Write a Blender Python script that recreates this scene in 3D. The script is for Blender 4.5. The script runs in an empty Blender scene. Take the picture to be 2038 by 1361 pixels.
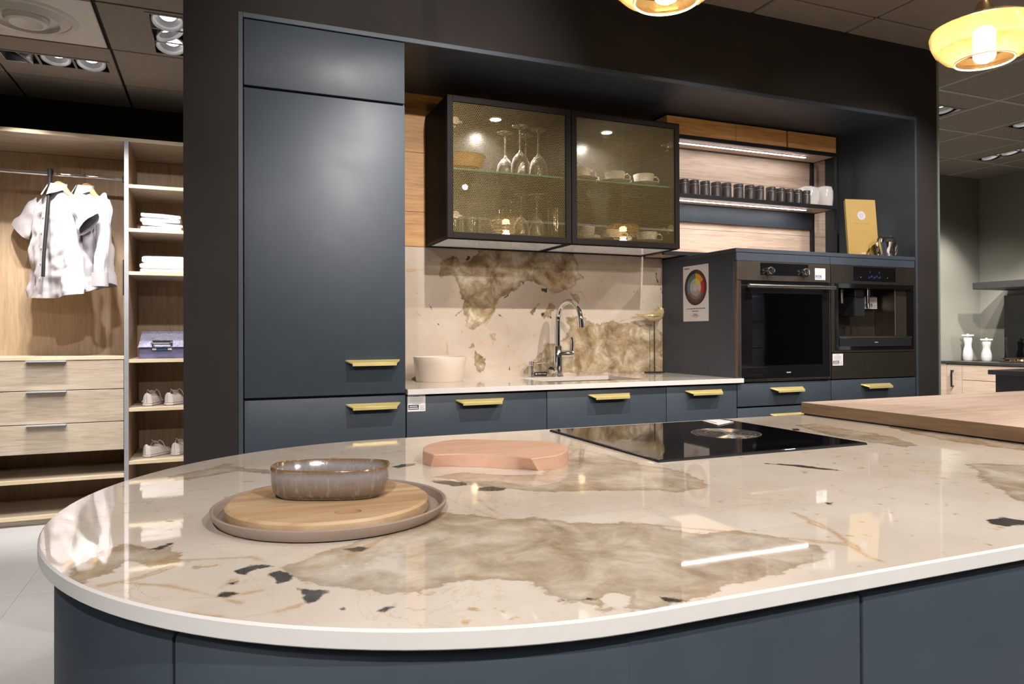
import bpy, bmesh, math, random
import numpy as np
from mathutils import Matrix, Vector, noise as mnoise

random.seed(7)
PI = math.pi
SC = bpy.context.scene
COL = SC.collection

# ------------------------------------------------------------------ camera, world, lights, exposure
cam_d = bpy.data.cameras.new('camera')
cam_d.sensor_fit = 'HORIZONTAL'; cam_d.sensor_width = 36.0
cam_d.lens = 36.0 * 1433.62 / 2038.0
cam_d.shift_x = (1019.0 - 1017.78) / 2038.0
cam_d.shift_y = (656.29 - 680.5) / 2038.0
cam_d.clip_start = 0.02; cam_d.clip_end = 60
cam = bpy.data.objects.new('camera', cam_d); COL.objects.link(cam)
RX = Vector((0.92473, -0.38060, -0.00381)); RU = Vector((0.00110, -0.00734, 0.99997)); RF = Vector((0.38062, 0.92471, 0.00637))
cam.matrix_world = Matrix(((RX.x, RU.x, -RF.x, 0), (RX.y, RU.y, -RF.y, 0), (RX.z, RU.z, -RF.z, 1.14), (0, 0, 0, 1)))
SC.camera = cam

SC.view_settings.view_transform = 'Standard'
SC.view_settings.look = 'None'
SC.view_settings.exposure = 0.75
SC.view_settings.gamma = 1.0
SC.view_settings.use_curve_mapping = False
SC.cycles.use_denoising = True
SC.cycles.max_bounces = 8
SC.cycles.transparent_max_bounces = 24
SC.cycles.caustics_reflective = False
SC.cycles.caustics_refractive = False
SC.cycles.sample_clamp_indirect = 6.0

world = bpy.data.worlds.new('world'); SC.world = world; world.use_nodes = True
world.node_tree.nodes['Background'].inputs[0].default_value = (0.95, 0.97, 1.0, 1)
world.node_tree.nodes['Background'].inputs[1].default_value = WORLD = 0.62

def spot(loc, target, watts, angle=75, blend=0.6, radius=0.028, color=(1.0, 0.945, 0.90)):
    d = bpy.data.lights.new('spot_lamp', 'SPOT'); d.energy = watts; d.spot_size = math.radians(angle)
    d.spot_blend = blend; d.shadow_soft_size = radius; d.color = color
    o = bpy.data.objects.new('spot_lamp', d); COL.objects.link(o); o.location = loc
    v = Vector(target) - Vector(loc)
    o.rotation_euler = v.to_track_quat('-Z', 'Y').to_euler()
    return o
def point(loc, watts, radius=0.03, color=(1.0, 0.72, 0.42)):
    d = bpy.data.lights.new('point_lamp', 'POINT'); d.energy = watts; d.shadow_soft_size = radius; d.color = color
    o = bpy.data.objects.new('point_lamp', d); COL.objects.link(o); o.location = loc
    return o

CEIL = 2.695
# ceiling spots in front of the kitchen wall, aimed at the fronts
for x, tx, w in ((0.97, 0.95, 64), (2.22, 2.1, 70), (3.35, 3.2, 70)):
    spot((x, 1.73, 2.67), (tx, 2.80, 1.0), w, 84, 0.85, 0.014)
# spots over the photographer, aimed at the tall door and the niche
for x, y, tx, tz, w, a in ((1.02, 0.25, 0.70, 2.10, 150, 40), (2.75, 0.3, 2.95, 1.65, 40, 40)):
    spot((x, y, 2.67), (tx, 2.77, tz), w, a, 0.9)
# spots over the island
for x, y, w in ((0.45, 0.95, 12), (1.15, 0.75, 11), (2.1, 1.2, 17), (2.9, 0.9, 14)):
    spot((x, y, 2.67), (x, y + 0.12, 0.9), w, 95, 0.8)
# unseen fill spots added behind the photographer, washing the island fronts
for x, y, w in ((-0.6, -0.9, 110), (1.0, -1.3, 120), (2.4, -1.0, 110)):
    spot((x, y, 2.67), (x + 0.2, y + 2.0, 0.5), w, 90, 0.8)
# both shop bays: their gimbal fixtures, plus added spots without a fixture
for x, y, tx, ty, tz, w in ((-1.0, 4.73, -1.15, 5.45, 1.0, 66), (-0.83, 4.73, -0.95, 5.45, 0.7, 50), (-0.66, 4.73, -0.40, 5.4, 0.4, 40),
                       (-0.23, 4.30, -0.30, 5.4, 1.1, 34), (-0.23, 3.95, -0.30, 5.2, 0.7, 52), (-0.45, 3.1, -0.33, 5.3, 1.1, 52), (-1.3, 3.6, -1.1, 4.2, 0.0, 90), (-0.6, 2.6, -0.6, 3.0, 0.0, 60)):  # the spot facing the shelves from further out is added fill
    spot((x, y, 2.65), (tx, ty, tz), w, 66, 0.7)
for x, y, tx, ty, tz, w in ((6.38, 4.28, 6.6, 4.85, 0.9, 90), (6.38, 4.0, 6.9, 4.2, 0.9, 70), (5.8, 3.5, 6.55, 4.4, 0.6, 150), (5.0, 3.5, 6.5, 4.8, 0.8, 120), (4.9, 2.4, 5.2, 2.9, 0.0, 150), (4.4, 4.2, 4.6, 4.2, 0.0, 120)):  # includes an added floor-aimed spot that bounces light to the ceiling
    spot((x, y, 2.65), (tx, ty, tz), w, 66, 0.7)

# ------------------------------------------------------------------ materials
MATS = {}
def newmat(name):
    m = bpy.data.materials.new(name); m.use_nodes = True
    nt = m.node_tree; p = nt.nodes['Principled BSDF']; MATS[name] = m
    return m, nt, p
def L(nt, a, b): nt.links.new(a, b)
def coords(nt, scale=(1, 1, 1), rot=(0, 0, 0)):
    tc = nt.nodes.new('ShaderNodeTexCoord'); mp = nt.nodes.new('ShaderNodeMapping')
    mp.inputs['Scale'].default_value = scale; mp.inputs['Rotation'].default_value = rot
    L(nt, tc.outputs['Object'], mp.inputs['Vector']); return mp.outputs['Vector']
def noise(nt, vec, scale, detail=4, rough=0.55, dist=0.0):
    n = nt.nodes.new('ShaderNodeTexNoise'); n.inputs['Scale'].default_value = scale; n.inputs['Detail'].default_value = detail
    n.inputs['Roughness'].default_value = rough; n.inputs['Distortion'].default_value = dist
    L(nt, vec, n.inputs['Vector']); return n.outputs['Fac']
def ramp(nt, fac, stops, interp='LINEAR'):
    r = nt.nodes.new('ShaderNodeValToRGB'); r.color_ramp.interpolation = interp
    els = r.color_ramp.elements
    while len(els) < len(stops): els.new(0.5)
    for e, (p, c) in zip(els, stops):
        e.position = p; e.color = (c, c, c, 1) if isinstance(c, (int, float)) else (*c, 1)
    L(nt, fac, r.inputs['Fac']); return r.outputs['Color']
def mix(nt, fac, a, b, mode='MIX'):
    m = nt.nodes.new('ShaderNodeMix'); m.data_type = 'RGBA'; m.blend_type = mode
    for s, v in ((m.inputs[0], fac), (m.inputs[6], a), (m.inputs[7], b)):
        if hasattr(v, 'is_linked'): L(nt, v, s)
        elif isinstance(v, (int, float)): s.default_value = v if s == m.inputs[0] else (v, v, v, 1)
        else: s.default_value = (*v, 1)
    return m.outputs[2]
def mth(nt, op, a, b=None):
    m = nt.nodes.new('ShaderNodeMath'); m.operation = op
    for s, v in zip(m.inputs, (a, b)):
        if v is None: continue
        if hasattr(v, 'is_linked'): L(nt, v, s)
        else: s.default_value = v
    return m.outputs[0]
def bump(nt, p, h, strength=0.2, dist=0.002):
    b = nt.nodes.new('ShaderNodeBump'); b.inputs['Strength'].default_value = strength; b.inputs['Distance'].default_value = dist
    L(nt, h, b.inputs['Height']); L(nt, b.outputs['Normal'], p.inputs['Normal'])

def plain(name, col, rough=0.5, metal=0.0, var=0.06, nscale=18, spec=0.5, bmp=0.0, coat=0.0, sheen=0.0):
    """one colour with a slight uneven tone and grain"""
    m, nt, p = newmat(name); v = coords(nt)
    f = noise(nt, v, nscale, 5)
    a = tuple(max(0, c * (1 - var)) for c in col); b = tuple(min(1, c * (1 + var)) for c in col)
    L(nt, ramp(nt, f, [(0.3, a), (0.7, b)]), p.inputs['Base Color'])
    p.inputs['Metallic'].default_value = metal; p.inputs['Specular IOR Level'].default_value = spec
    r = ramp(nt, noise(nt, v, nscale * 0.4, 3), [(0.3, max(0.0, rough - 0.03)), (0.7, min(1.0, rough + 0.03))])
    L(nt, r, p.inputs['Roughness'])
    if coat: p.inputs['Coat Weight'].default_value = coat; p.inputs['Coat Roughness'].default_value = 0.03
    if sheen: p.inputs['Sheen Weight'].default_value = sheen
    if bmp: bump(nt, p, noise(nt, v, nscale * 6, 3), bmp, 0.001)
    return m

def wood(name, c_dark, c_mid, c_light, grain='x', rough=0.5, fine=60, coat=0.0, streak=0.6):
    m, nt, p = newmat(name)
    sc = {'x': (0.7, 9, 9), 'y': (9, 0.7, 9), 'z': (9, 9, 0.7)}[grain]
    v = coords(nt, sc)
    n1 = noise(nt, v, 1.6, 5, 0.6, 1.2)
    n2 = noise(nt, v, fine / 6, 6, 0.65, 0.3)
    f = mix(nt, streak, n1, n2)
    c = ramp(nt, f, [(0.34, c_dark), (0.5, c_mid), (0.66, c_light)])
    kn = noise(nt, coords(nt, tuple(0.25 * s for s in sc)), 1.7, 2)
    c = mix(nt, ramp(nt, kn, [(0.62, 0.0), (0.78, 0.55)]), c, c_dark)
    L(nt, c, p.inputs['Base Color']); p.inputs['Roughness'].default_value = rough
    bump(nt, p, n2, 0.12, 0.001)
    if coat: p.inputs['Coat Weight'].default_value = coat
    return m

def emit(name, col, strength):
    m = bpy.data.materials.new(name); m.use_nodes = True; nt = m.node_tree; nt.nodes.clear()
    e = nt.nodes.new('ShaderNodeEmission'); e.inputs[0].default_value = (*col, 1); e.inputs[1].default_value = strength
    o = nt.nodes.new('ShaderNodeOutputMaterial'); L(nt, e.outputs[0], o.inputs[0]); MATS[name] = m; return m

def thin_glass(name, tint=(0.97, 0.98, 0.97), refl=1.0, rough=0.01, facing=0.25, edge=(0.8, 0.85, 0.83), rim_glint=0.0):
    """thin clear glass: see-through with a fresnel reflection and a slightly denser rim"""
    m = bpy.data.materials.new(name); m.use_nodes = True; nt = m.node_tree; nt.nodes.clear()
    t = nt.nodes.new('ShaderNodeBsdfTransparent'); g = nt.nodes.new('ShaderNodeBsdfGlossy')
    g.inputs['Roughness'].default_value = rough
    lw = nt.nodes.new('ShaderNodeLayerWeight'); lw.inputs['Blend'].default_value = facing
    col = mix(nt, lw.outputs['Facing'], tint, edge); L(nt, col, t.inputs[0])
    fr = nt.nodes.new('ShaderNodeFresnel'); fr.inputs[0].default_value = 1.5
    k = mth(nt, 'MULTIPLY', fr.outputs[0], refl)
    x = nt.nodes.new('ShaderNodeMixShader'); L(nt, k, x.inputs[0]); L(nt, t.outputs[0], x.inputs[1]); L(nt, g.outputs[0], x.inputs[2])
    if rim_glint:   # white painted on glancing faces in place of refracted rim light
        df = nt.nodes.new('ShaderNodeBsdfDiffuse'); df.inputs[0].default_value = (0.9, 0.9, 0.88, 1)
        y = nt.nodes.new('ShaderNodeMixShader'); L(nt, ramp(nt, lw.outputs['Facing'], [(0.25, 0.03), (0.95, rim_glint)]), y.inputs[0]); L(nt, x.outputs[0], y.inputs[1]); L(nt, df.outputs[0], y.inputs[2]); x = y
    o = nt.nodes.new('ShaderNodeOutputMaterial'); L(nt, x.outputs[0], o.inputs[0]); MATS[name] = m; return m

def perforated_glass(name):
    """smoked glass with a bronze screen: a hexagonal field of small clear holes"""
    m = bpy.data.materials.new(name); m.use_nodes = True; nt = m.node_tree; nt.nodes.clear()
    tc = nt.nodes.new('ShaderNodeTexCoord'); sp = nt.nodes.new('ShaderNodeSeparateXYZ'); L(nt, tc.outputs['Object'], sp.inputs[0])
    px, pz = 0.0088, 0.0088 * 1.7320508
    def lattice(ox, oz):
        fx = mth(nt, 'SUBTRACT', mth(nt, 'FRACT', mth(nt, 'ADD', mth(nt, 'DIVIDE', sp.outputs['X'], px), ox)), 0.5)
        fz = mth(nt, 'SUBTRACT', mth(nt, 'FRACT', mth(nt, 'ADD', mth(nt, 'DIVIDE', sp.outputs['Z'], pz), oz)), 0.5)
        fx = mth(nt, 'MULTIPLY', fx, px); fz = mth(nt, 'MULTIPLY', fz, pz)
        return mth(nt, 'SQRT', mth(nt, 'ADD', mth(nt, 'MULTIPLY', fx, fx), mth(nt, 'MULTIPLY', fz, fz)))
    d = mth(nt, 'MINIMUM', lattice(20.0, 20.0), lattice(20.5, 20.5))
    hole = ramp(nt, mth(nt, 'MULTIPLY', d, 100.0), [(0.27, 1.0), (0.32, 0.0)])
    t1 = nt.nodes.new('ShaderNodeBsdfTransparent'); t1.inputs[0].default_value = (0.96, 0.95, 0.92, 1)
    t2 = nt.nodes.new('ShaderNodeBsdfTransparent'); t2.inputs[0].default_value = (0.88, 0.82, 0.70, 1)
    dif = nt.nodes.new('ShaderNodeBsdfPrincipled'); dif.inputs['Base Color'].default_value = (0.40, 0.305, 0.13, 1)
    dif.inputs['Metallic'].default_value = 0.4; dif.inputs['Roughness'].default_value = 0.4
    scr = nt.nodes.new('ShaderNodeMixShader'); scr.inputs[0].default_value = 0.20; L(nt, t2.outputs[0], scr.inputs[1]); L(nt, dif.outputs[0], scr.inputs[2])
    a = nt.nodes.new('ShaderNodeMixShader'); L(nt, hole, a.inputs[0]); L(nt, scr.outputs[0], a.inputs[1]); L(nt, t1.outputs[0], a.inputs[2])
    g = nt.nodes.new('ShaderNodeBsdfGlossy'); g.inputs['Roughness'].default_value = 0.01
    fr = nt.nodes.new('ShaderNodeFresnel'); fr.inputs[0].default_value = 1.55
    x = nt.nodes.new('ShaderNodeMixShader'); L(nt, fr.outputs[0], x.inputs[0]); L(nt, a.outputs[0], x.inputs[1]); L(nt, g.outputs[0], x.inputs[2])
    o = nt.nodes.new('ShaderNodeOutputMaterial'); L(nt, x.outputs[0], o.inputs[0]); MATS[name] = m; return m

def marble(name, clouds, rimc, grounds, hairk):
    """polished quartzite-look slab. The slab's own figure (distance fields of its tan clouds, dark minerals and gold veins) is in mesh attributes"""
    m, nt, p = newmat(name); v = coords(nt)
    def attr(n):
        a = nt.nodes.new('ShaderNodeAttribute'); a.attribute_name = n; return a.outputs['Fac']
    big = noise(nt, v, 14, 6, 0.6); fine = noise(nt, v, 55, 5, 0.6); soft = noise(nt, v, 3.5, 4, 0.6)
    wob = mth(nt, 'ADD', mth(nt, 'MULTIPLY', mth(nt, 'SUBTRACT', big, 0.5), 0.050), mth(nt, 'MULTIPLY', mth(nt, 'SUBTRACT', fine, 0.5), 0.034))
    dp = mth(nt, 'ADD', attr('patch'), wob)
    inp = ramp(nt, mth(nt, 'ADD', mth(nt, 'MULTIPLY', dp, 10.0), 0.5), [(0.47, 1.0), (0.52, 0.0)])
    cloud = noise(nt, v, 12, 8, 0.66, 0.4)
    cloudc = ramp(nt, cloud, list(zip((0.32, 0.43, 0.54, 0.66), clouds)))
    rust = ramp(nt, noise(nt, v, 5.2, 5, 0.6, 0.8), [(0.58, 0.0), (0.74, 0.55)])
    cloudc = mix(nt, rust, cloudc, (0.36, 0.20, 0.055))
    rim = ramp(nt, mth(nt, 'ADD', mth(nt, 'MULTIPLY', dp, 10.0), 0.5), [(0.30, 0.0), (0.46, 0.45), (0.50, 0.55)])
    cloudc = mix(nt, rim, cloudc, rimc)
    base = ramp(nt, soft, list(zip((0.3, 0.5, 0.7), grounds)))
    # faint hair veins of the ground
    vv = coords(nt, (1.0, 1.0, 1.0), (0.2, 0.1, 0.5))
    rn = noise(nt, vv, 6.5, 7, 0.66, 0.9)
    ridge = mth(nt, 'ABSOLUTE', mth(nt, 'SUBTRACT', rn, 0.5))
    hair = ramp(nt, ridge, [(0.0, hairk), (0.004, hairk * 0.5), (0.011, 0.0)])
    hairmask = ramp(nt, noise(nt, v, 2.6, 3), [(0.42, 0.0), (0.60, 1.0)])
    base = mix(nt, mth(nt, 'MULTIPLY', hair, hairmask), base, (0.50, 0.32, 0.12))
    # flecks
    fk = noise(nt, v, 38, 3, 0.55)
    base = mix(nt, ramp(nt, fk, [(0.66, 0.0), (0.73, 0.75)]), base, (0.46, 0.30, 0.13))
    dv = mth(nt, 'ADD', attr('vein'), mth(nt, 'MULTIPLY', mth(nt, 'SUBTRACT', big, 0.5), 0.03))
    dv = mth(nt, 'ABSOLUTE', dv)
    vm = ramp(nt, mth(nt, 'MULTIPLY', dv, 20.0), [(0.0, 0.65), (0.035, 0.3), (0.12, 0.0)])
    c = mix(nt, inp, base, cloudc)
    c = mix(nt, vm, c, (0.45, 0.255, 0.085))
    dd = mth(nt, 'ADD', attr('dark'), mth(nt, 'ADD', mth(nt, 'MULTIPLY', mth(nt, 'SUBTRACT', fine, 0.5), 0.022), mth(nt, 'MULTIPLY', mth(nt, 'SUBTRACT', big, 0.5), 0.008)))
    dm = ramp(nt, mth(nt, 'ADD', mth(nt, 'MULTIPLY', dd, 20.0), 0.5), [(0.46, 0.95), (0.53, 0.0)])
    dk = ramp(nt, fine, [(0.35, (0.02, 0.019, 0.017)), (0.7, (0.07, 0.062, 0.05))])
    c = mix(nt, dm, c, dk)
    L(nt, c, p.inputs['Base Color'])
    p.inputs['Roughness'].default_value = 0.03; p.inputs['Specular IOR Level'].default_value = 0.5
    return m

M = MATS
plain('blue_lacquer', (0.0475, 0.0615, 0.0805), 0.45, var=0.05, spec=0.44)
plain('blue_dark', (0.016, 0.022, 0.032), 0.5)
plain('wall_dark', (0.034, 0.0295, 0.028), 0.8, var=0.08, nscale=6, bmp=0.05, spec=0.15)
plain('ceiling_tile', (0.29, 0.24, 0.195), 0.85, var=0.08, nscale=40, bmp=0.1)
plain('ceiling_grid', (0.46, 0.415, 0.36), 0.6)
plain('ceiling_void', (0.012, 0.010, 0.009), 0.9)
plain('wall_front_paint', (0.10, 0.09, 0.08), 0.8)
plain('white_paint', (0.72, 0.66, 0.58), 0.5, var=0.02)
plain('gold', (0.95, 0.78, 0.32), 0.36, metal=0.55, var=0.04)
plain('white_edge', (0.74, 0.72, 0.69), 0.25, var=0.03, nscale=9)
plain('black_metal', (0.012, 0.013, 0.016), 0.38, var=0.1)
plain('bronze_frame', (0.015, 0.0115, 0.010), 0.55, var=0.08, spec=0.15)
plain('cab_inside', (0.045, 0.040, 0.034), 0.28, spec=0.7)
plain('cab_side', (0.006, 0.010, 0.016), 0.6, spec=0.06)
plain('chrome', (0.82, 0.82, 0.83), 0.05, metal=1.0, var=0.01)
plain('steel', (0.42, 0.40, 0.38), 0.28, metal=1.0, var=0.05)
plain('steel_dark', (0.20, 0.17, 0.145), 0.34, metal=0.9, var=0.06, nscale=30)
plain('steel_darker', (0.095, 0.080, 0.068), 0.36, metal=0.8, var=0.06, nscale=30)
plain('black_glass', (0.006, 0.006, 0.007), 0.04, spec=0.6)
plain('black_enamel', (0.018, 0.019, 0.021), 0.25)
plain('porcelain', (0.78, 0.77, 0.75), 0.12, var=0.02)
plain('stoneware', (0.70, 0.60, 0.50), 0.22, var=0.05, nscale=8)
plain('jar_dark', (0.068, 0.058, 0.058), 0.38, var=0.08)
plain('paper', (0.80, 0.76, 0.77), 0.6, var=0.01)
plain('ink_blue', (0.016, 0.022, 0.10), 0.6)
plain('ink_grey', (0.25, 0.24, 0.26), 0.6)
plain('ink_black', (0.03, 0.03, 0.032), 0.6)
plain('shirt_white', (0.44, 0.42, 0.445), 0.85, var=0.03, nscale=25, bmp=0.08, sheen=0.2)
plain('towel_white', (0.58, 0.555, 0.55), 0.95, var=0.04, nscale=60, bmp=0.35)
plain('canvas', (0.74, 0.70, 0.66), 0.85, var=0.04, nscale=60, bmp=0.2)
plain('rubber_white', (0.78, 0.75, 0.73), 0.5)
plain('stripe_red', (0.35, 0.04, 0.05), 0.6)
plain('stripe_navy', (0.03, 0.035, 0.09), 0.6)
plain('sneaker_lining', (0.45, 0.36, 0.26), 0.9)
plain('box_violet', (0.115, 0.11, 0.22), 0.6, var=0.12, nscale=20)
plain('handle_grey', (0.12, 0.115, 0.13), 0.4)
plain('latch_blue', (0.01, 0.09, 0.22), 0.4)
plain('plate_taupe', (0.30, 0.235, 0.195), 0.55, var=0.05, nscale=30)
plain('yellow_card', (0.43, 0.28, 0.075), 0.45, var=0.03)
plain('card_edge', (0.33, 0.25, 0.05), 0.6)
plain('lilac', (0.52, 0.50, 0.60), 0.5)
plain('sage_wall', (0.225, 0.222, 0.185), 0.75, var=0.04, nscale=5)
plain('grey_floor', (0.47, 0.475, 0.475), 0.38, var=0.07, nscale=3, bmp=0.02)
plain('grout', (0.66, 0.64, 0.62), 0.8)
plain('dark_stone', (0.036, 0.033, 0.032), 0.45, var=0.2, nscale=14)
plain('hood_grey', (0.028, 0.026, 0.026), 0.4)
plain('aluminium', (0.70, 0.70, 0.71), 0.4, metal=0.5)
plain('edge_grey', (0.36, 0.36, 0.38), 0.5, metal=0.3)
plain('black_matte', (0.010, 0.010, 0.011), 0.6, spec=0.2)
plain('reflector_grey', (0.30, 0.29, 0.29), 0.35, metal=0.7)
plain('brass_ring', (0.75, 0.52, 0.25), 0.2, metal=1.0)
plain('cooktop_glass', (0.004, 0.004, 0.005), 0.035, spec=0.7)
plain('cooktop_bevel', (0.06, 0.058, 0.06), 0.2, metal=0.5)
plain('soffit_reflector', (0.70, 0.68, 0.70), 0.2, metal=0.9)
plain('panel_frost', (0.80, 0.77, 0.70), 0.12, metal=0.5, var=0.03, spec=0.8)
plain('amber_rim', (0.95, 0.78, 0.55), 0.12)
plain('trim_pale', (0.22, 0.27, 0.23), 0.4)
wood('oak_warm', (0.30, 0.135, 0.038), (0.50, 0.245, 0.075), (0.60, 0.32, 0.115), 'x', 0.5)
wood('oak_box', (0.46, 0.22, 0.07), (0.68, 0.37, 0.135), (0.76, 0.45, 0.18), 'x', 0.5)  # warm oak lightened in colour to make up for light the boxes lack
wood('oak_pale', (0.45, 0.32, 0.24), (0.62, 0.48, 0.38), (0.71, 0.58, 0.48), 'x', 0.5)
wood('oak_far', (0.58, 0.42, 0.30), (0.70, 0.54, 0.42), (0.76, 0.62, 0.50), 'y', 0.5)
wood('oak_bar', (0.46, 0.34, 0.265), (0.64, 0.50, 0.415), (0.72, 0.60, 0.52), 'x', 0.45)
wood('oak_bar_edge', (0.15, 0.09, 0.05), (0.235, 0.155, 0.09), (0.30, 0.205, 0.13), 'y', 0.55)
wood('sonoma', (0.40, 0.28, 0.175), (0.50, 0.37, 0.24), (0.57, 0.435, 0.295), 'z', 0.55)
wood('sonoma_x', (0.37, 0.285, 0.205), (0.50, 0.41, 0.315), (0.60, 0.52, 0.42), 'x', 0.55)
wood('sonoma_edge', (0.60, 0.47, 0.30), (0.70, 0.57, 0.38), (0.76, 0.64, 0.46), 'x', 0.5)
wood('beech', (0.58, 0.345, 0.235), (0.66, 0.41, 0.295), (0.70, 0.46, 0.345), 'x', 0.5, streak=0.35)
wood('mango', (0.30, 0.165, 0.075), (0.49, 0.325, 0.185), (0.60, 0.45, 0.29), 'x', 0.5, fine=30, streak=0.35)
wood('bowl_wood', (0.40, 0.22, 0.075), (0.55, 0.32, 0.12), (0.62, 0.40, 0.17), 'x', 0.5)
wood('hanger_wood', (0.34, 0.20, 0.085), (0.46, 0.29, 0.13), (0.55, 0.37, 0.19), 'x', 0.4)
emit('led_white', (1.0, 0.97, 0.98), 22.0)
emit('led_lens', (1.0, 0.96, 0.94), 6.0)
emit('puck_white', (0.95, 0.97, 1.0), 22.0)
emit('bulb_glow', (1.0, 0.72, 0.40), 40.0)
emit('display_blue', (0.2, 0.25, 0.6), 0.13)
plain('sink_grey', (0.13, 0.115, 0.10), 0.35)
plain('oven_cavity', (0.15, 0.16, 0.17), 0.35)
thin_glass('clear_glass', (0.995, 0.995, 0.995), 4.0, 0.05, 0.4, (0.97, 0.98, 0.97), 0.6)
thin_glass('tumbler_glass', (0.985, 0.99, 0.98), 4.0, 0.05, 0.4, (0.92, 0.94, 0.90), 0.5)
thin_glass('shelf_glass', (0.86, 0.94, 0.90), 0.8, 0.01, 0.2, (0.7, 0.85, 0.78))
thin_glass('oven_glass', (0.7, 0.72, 0.74), 1.1, 0.02, 0.2, (0.35, 0.35, 0.35))
thin_glass('amber_glass', (1.0, 0.93, 0.78), 1.0, 0.02, 0.35, (0.88, 0.62, 0.32))
def amber():
    nt = M['amber_glass'].node_tree; o = nt.nodes['Material Output']; sh = o.inputs[0].links[0].from_socket
    tr = nt.nodes.new('ShaderNodeBsdfTranslucent'); tr.inputs[0].default_value = (1.0, 0.80, 0.52, 1)
    x = nt.nodes.new('ShaderNodeMixShader'); x.inputs[0].default_value = 0.18; L(nt, sh, x.inputs[1]); L(nt, tr.outputs[0], x.inputs[2]); L(nt, x.outputs[0], o.inputs[0])
amber()
thin_glass('gold_glass', (0.97, 0.88, 0.66), 3.0, 0.05, 0.5, (0.78, 0.60, 0.30))
plain('shelf_edge_green', (0.10, 0.36, 0.26), 0.2)
perforated_glass('perforated_glass')
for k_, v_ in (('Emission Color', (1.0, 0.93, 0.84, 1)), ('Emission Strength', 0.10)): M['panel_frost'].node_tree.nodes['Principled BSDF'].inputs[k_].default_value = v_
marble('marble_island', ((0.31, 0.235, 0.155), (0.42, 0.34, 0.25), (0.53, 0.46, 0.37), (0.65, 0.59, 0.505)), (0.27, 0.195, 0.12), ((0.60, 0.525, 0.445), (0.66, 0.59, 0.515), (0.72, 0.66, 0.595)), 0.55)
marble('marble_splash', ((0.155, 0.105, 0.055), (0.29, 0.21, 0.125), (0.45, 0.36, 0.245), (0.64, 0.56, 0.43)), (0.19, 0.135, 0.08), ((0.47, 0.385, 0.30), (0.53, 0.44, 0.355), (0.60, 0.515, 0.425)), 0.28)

def glaze():
    m, nt, p = newmat('glazed_stoneware'); v = coords(nt)
    sp = nt.nodes.new('ShaderNodeSeparateXYZ'); L(nt, v, sp.inputs[0])
    drip = noise(nt, coords(nt, (150, 150, 38)), 1.0, 6, 0.72)
    h = mth(nt, 'ADD', mth(nt, 'MULTIPLY', sp.outputs['Z'], 20.0), mth(nt, 'MULTIPLY', mth(nt, 'SUBTRACT', drip, 0.5), 0.42))
    c = ramp(nt, h, [(0.02, (0.10, 0.115, 0.11)), (0.12, (0.15, 0.11, 0.08)), (0.30, (0.195, 0.145, 0.11)), (0.52, (0.225, 0.19, 0.175)), (0.70, (0.26, 0.245, 0.25)), (0.80, (0.20, 0.16, 0.13)), (0.88, (0.17, 0.09, 0.03))])
    c = mix(nt, ramp(nt, drip, [(0.52, 0.0), (0.66, 0.6)]), c, (0.34, 0.315, 0.30))
    L(nt, c, p.inputs['Base Color']); p.inputs['Roughness'].default_value = 0.14; p.inputs['Coat Weight'].default_value = 0.4
    bump(nt, p, drip, 0.15, 0.001)
glaze()
def gold_bird():
    m = bpy.data.materials.new('gold_lustre'); m.use_nodes = True; nt = m.node_tree; p = nt.nodes['Principled BSDF']; o = nt.nodes['Material Output']
    c = ramp(nt, noise(nt, coords(nt), 30, 4), [(0.35, (0.62, 0.47, 0.22)), (0.65, (0.80, 0.70, 0.48))]); L(nt, c, p.inputs['Base Color'])
    p.inputs['Metallic'].default_value = 0.35; p.inputs['Roughness'].default_value = 0.10; p.inputs['Coat Weight'].default_value = 0.6; p.inputs['Coat Roughness'].default_value = 0.02
    t = nt.nodes.new('ShaderNodeBsdfTransparent'); t.inputs[0].default_value = (1.0, 0.93, 0.76, 1); x = nt.nodes.new('ShaderNodeMixShader'); x.inputs[0].default_value = 0.38
    L(nt, p.outputs[0], x.inputs[1]); L(nt, t.outputs[0], x.inputs[2]); L(nt, x.outputs[0], o.inputs[0]); MATS['gold_lustre'] = m
gold_bird()
def denim():
    m, nt, p = newmat('box_weave'); v = coords(nt, (140, 30, 30))
    f = noise(nt, v, 1.0, 4, 0.7); g = noise(nt, coords(nt, (30, 140, 140)), 1.0, 4, 0.7)
    L(nt, ramp(nt, mix(nt, 0.5, f, g), [(0.36, (0.13, 0.12, 0.22)), (0.64, (0.42, 0.40, 0.50))]), p.inputs['Base Color']); p.inputs['Roughness'].default_value = 0.85
denim()
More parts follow.
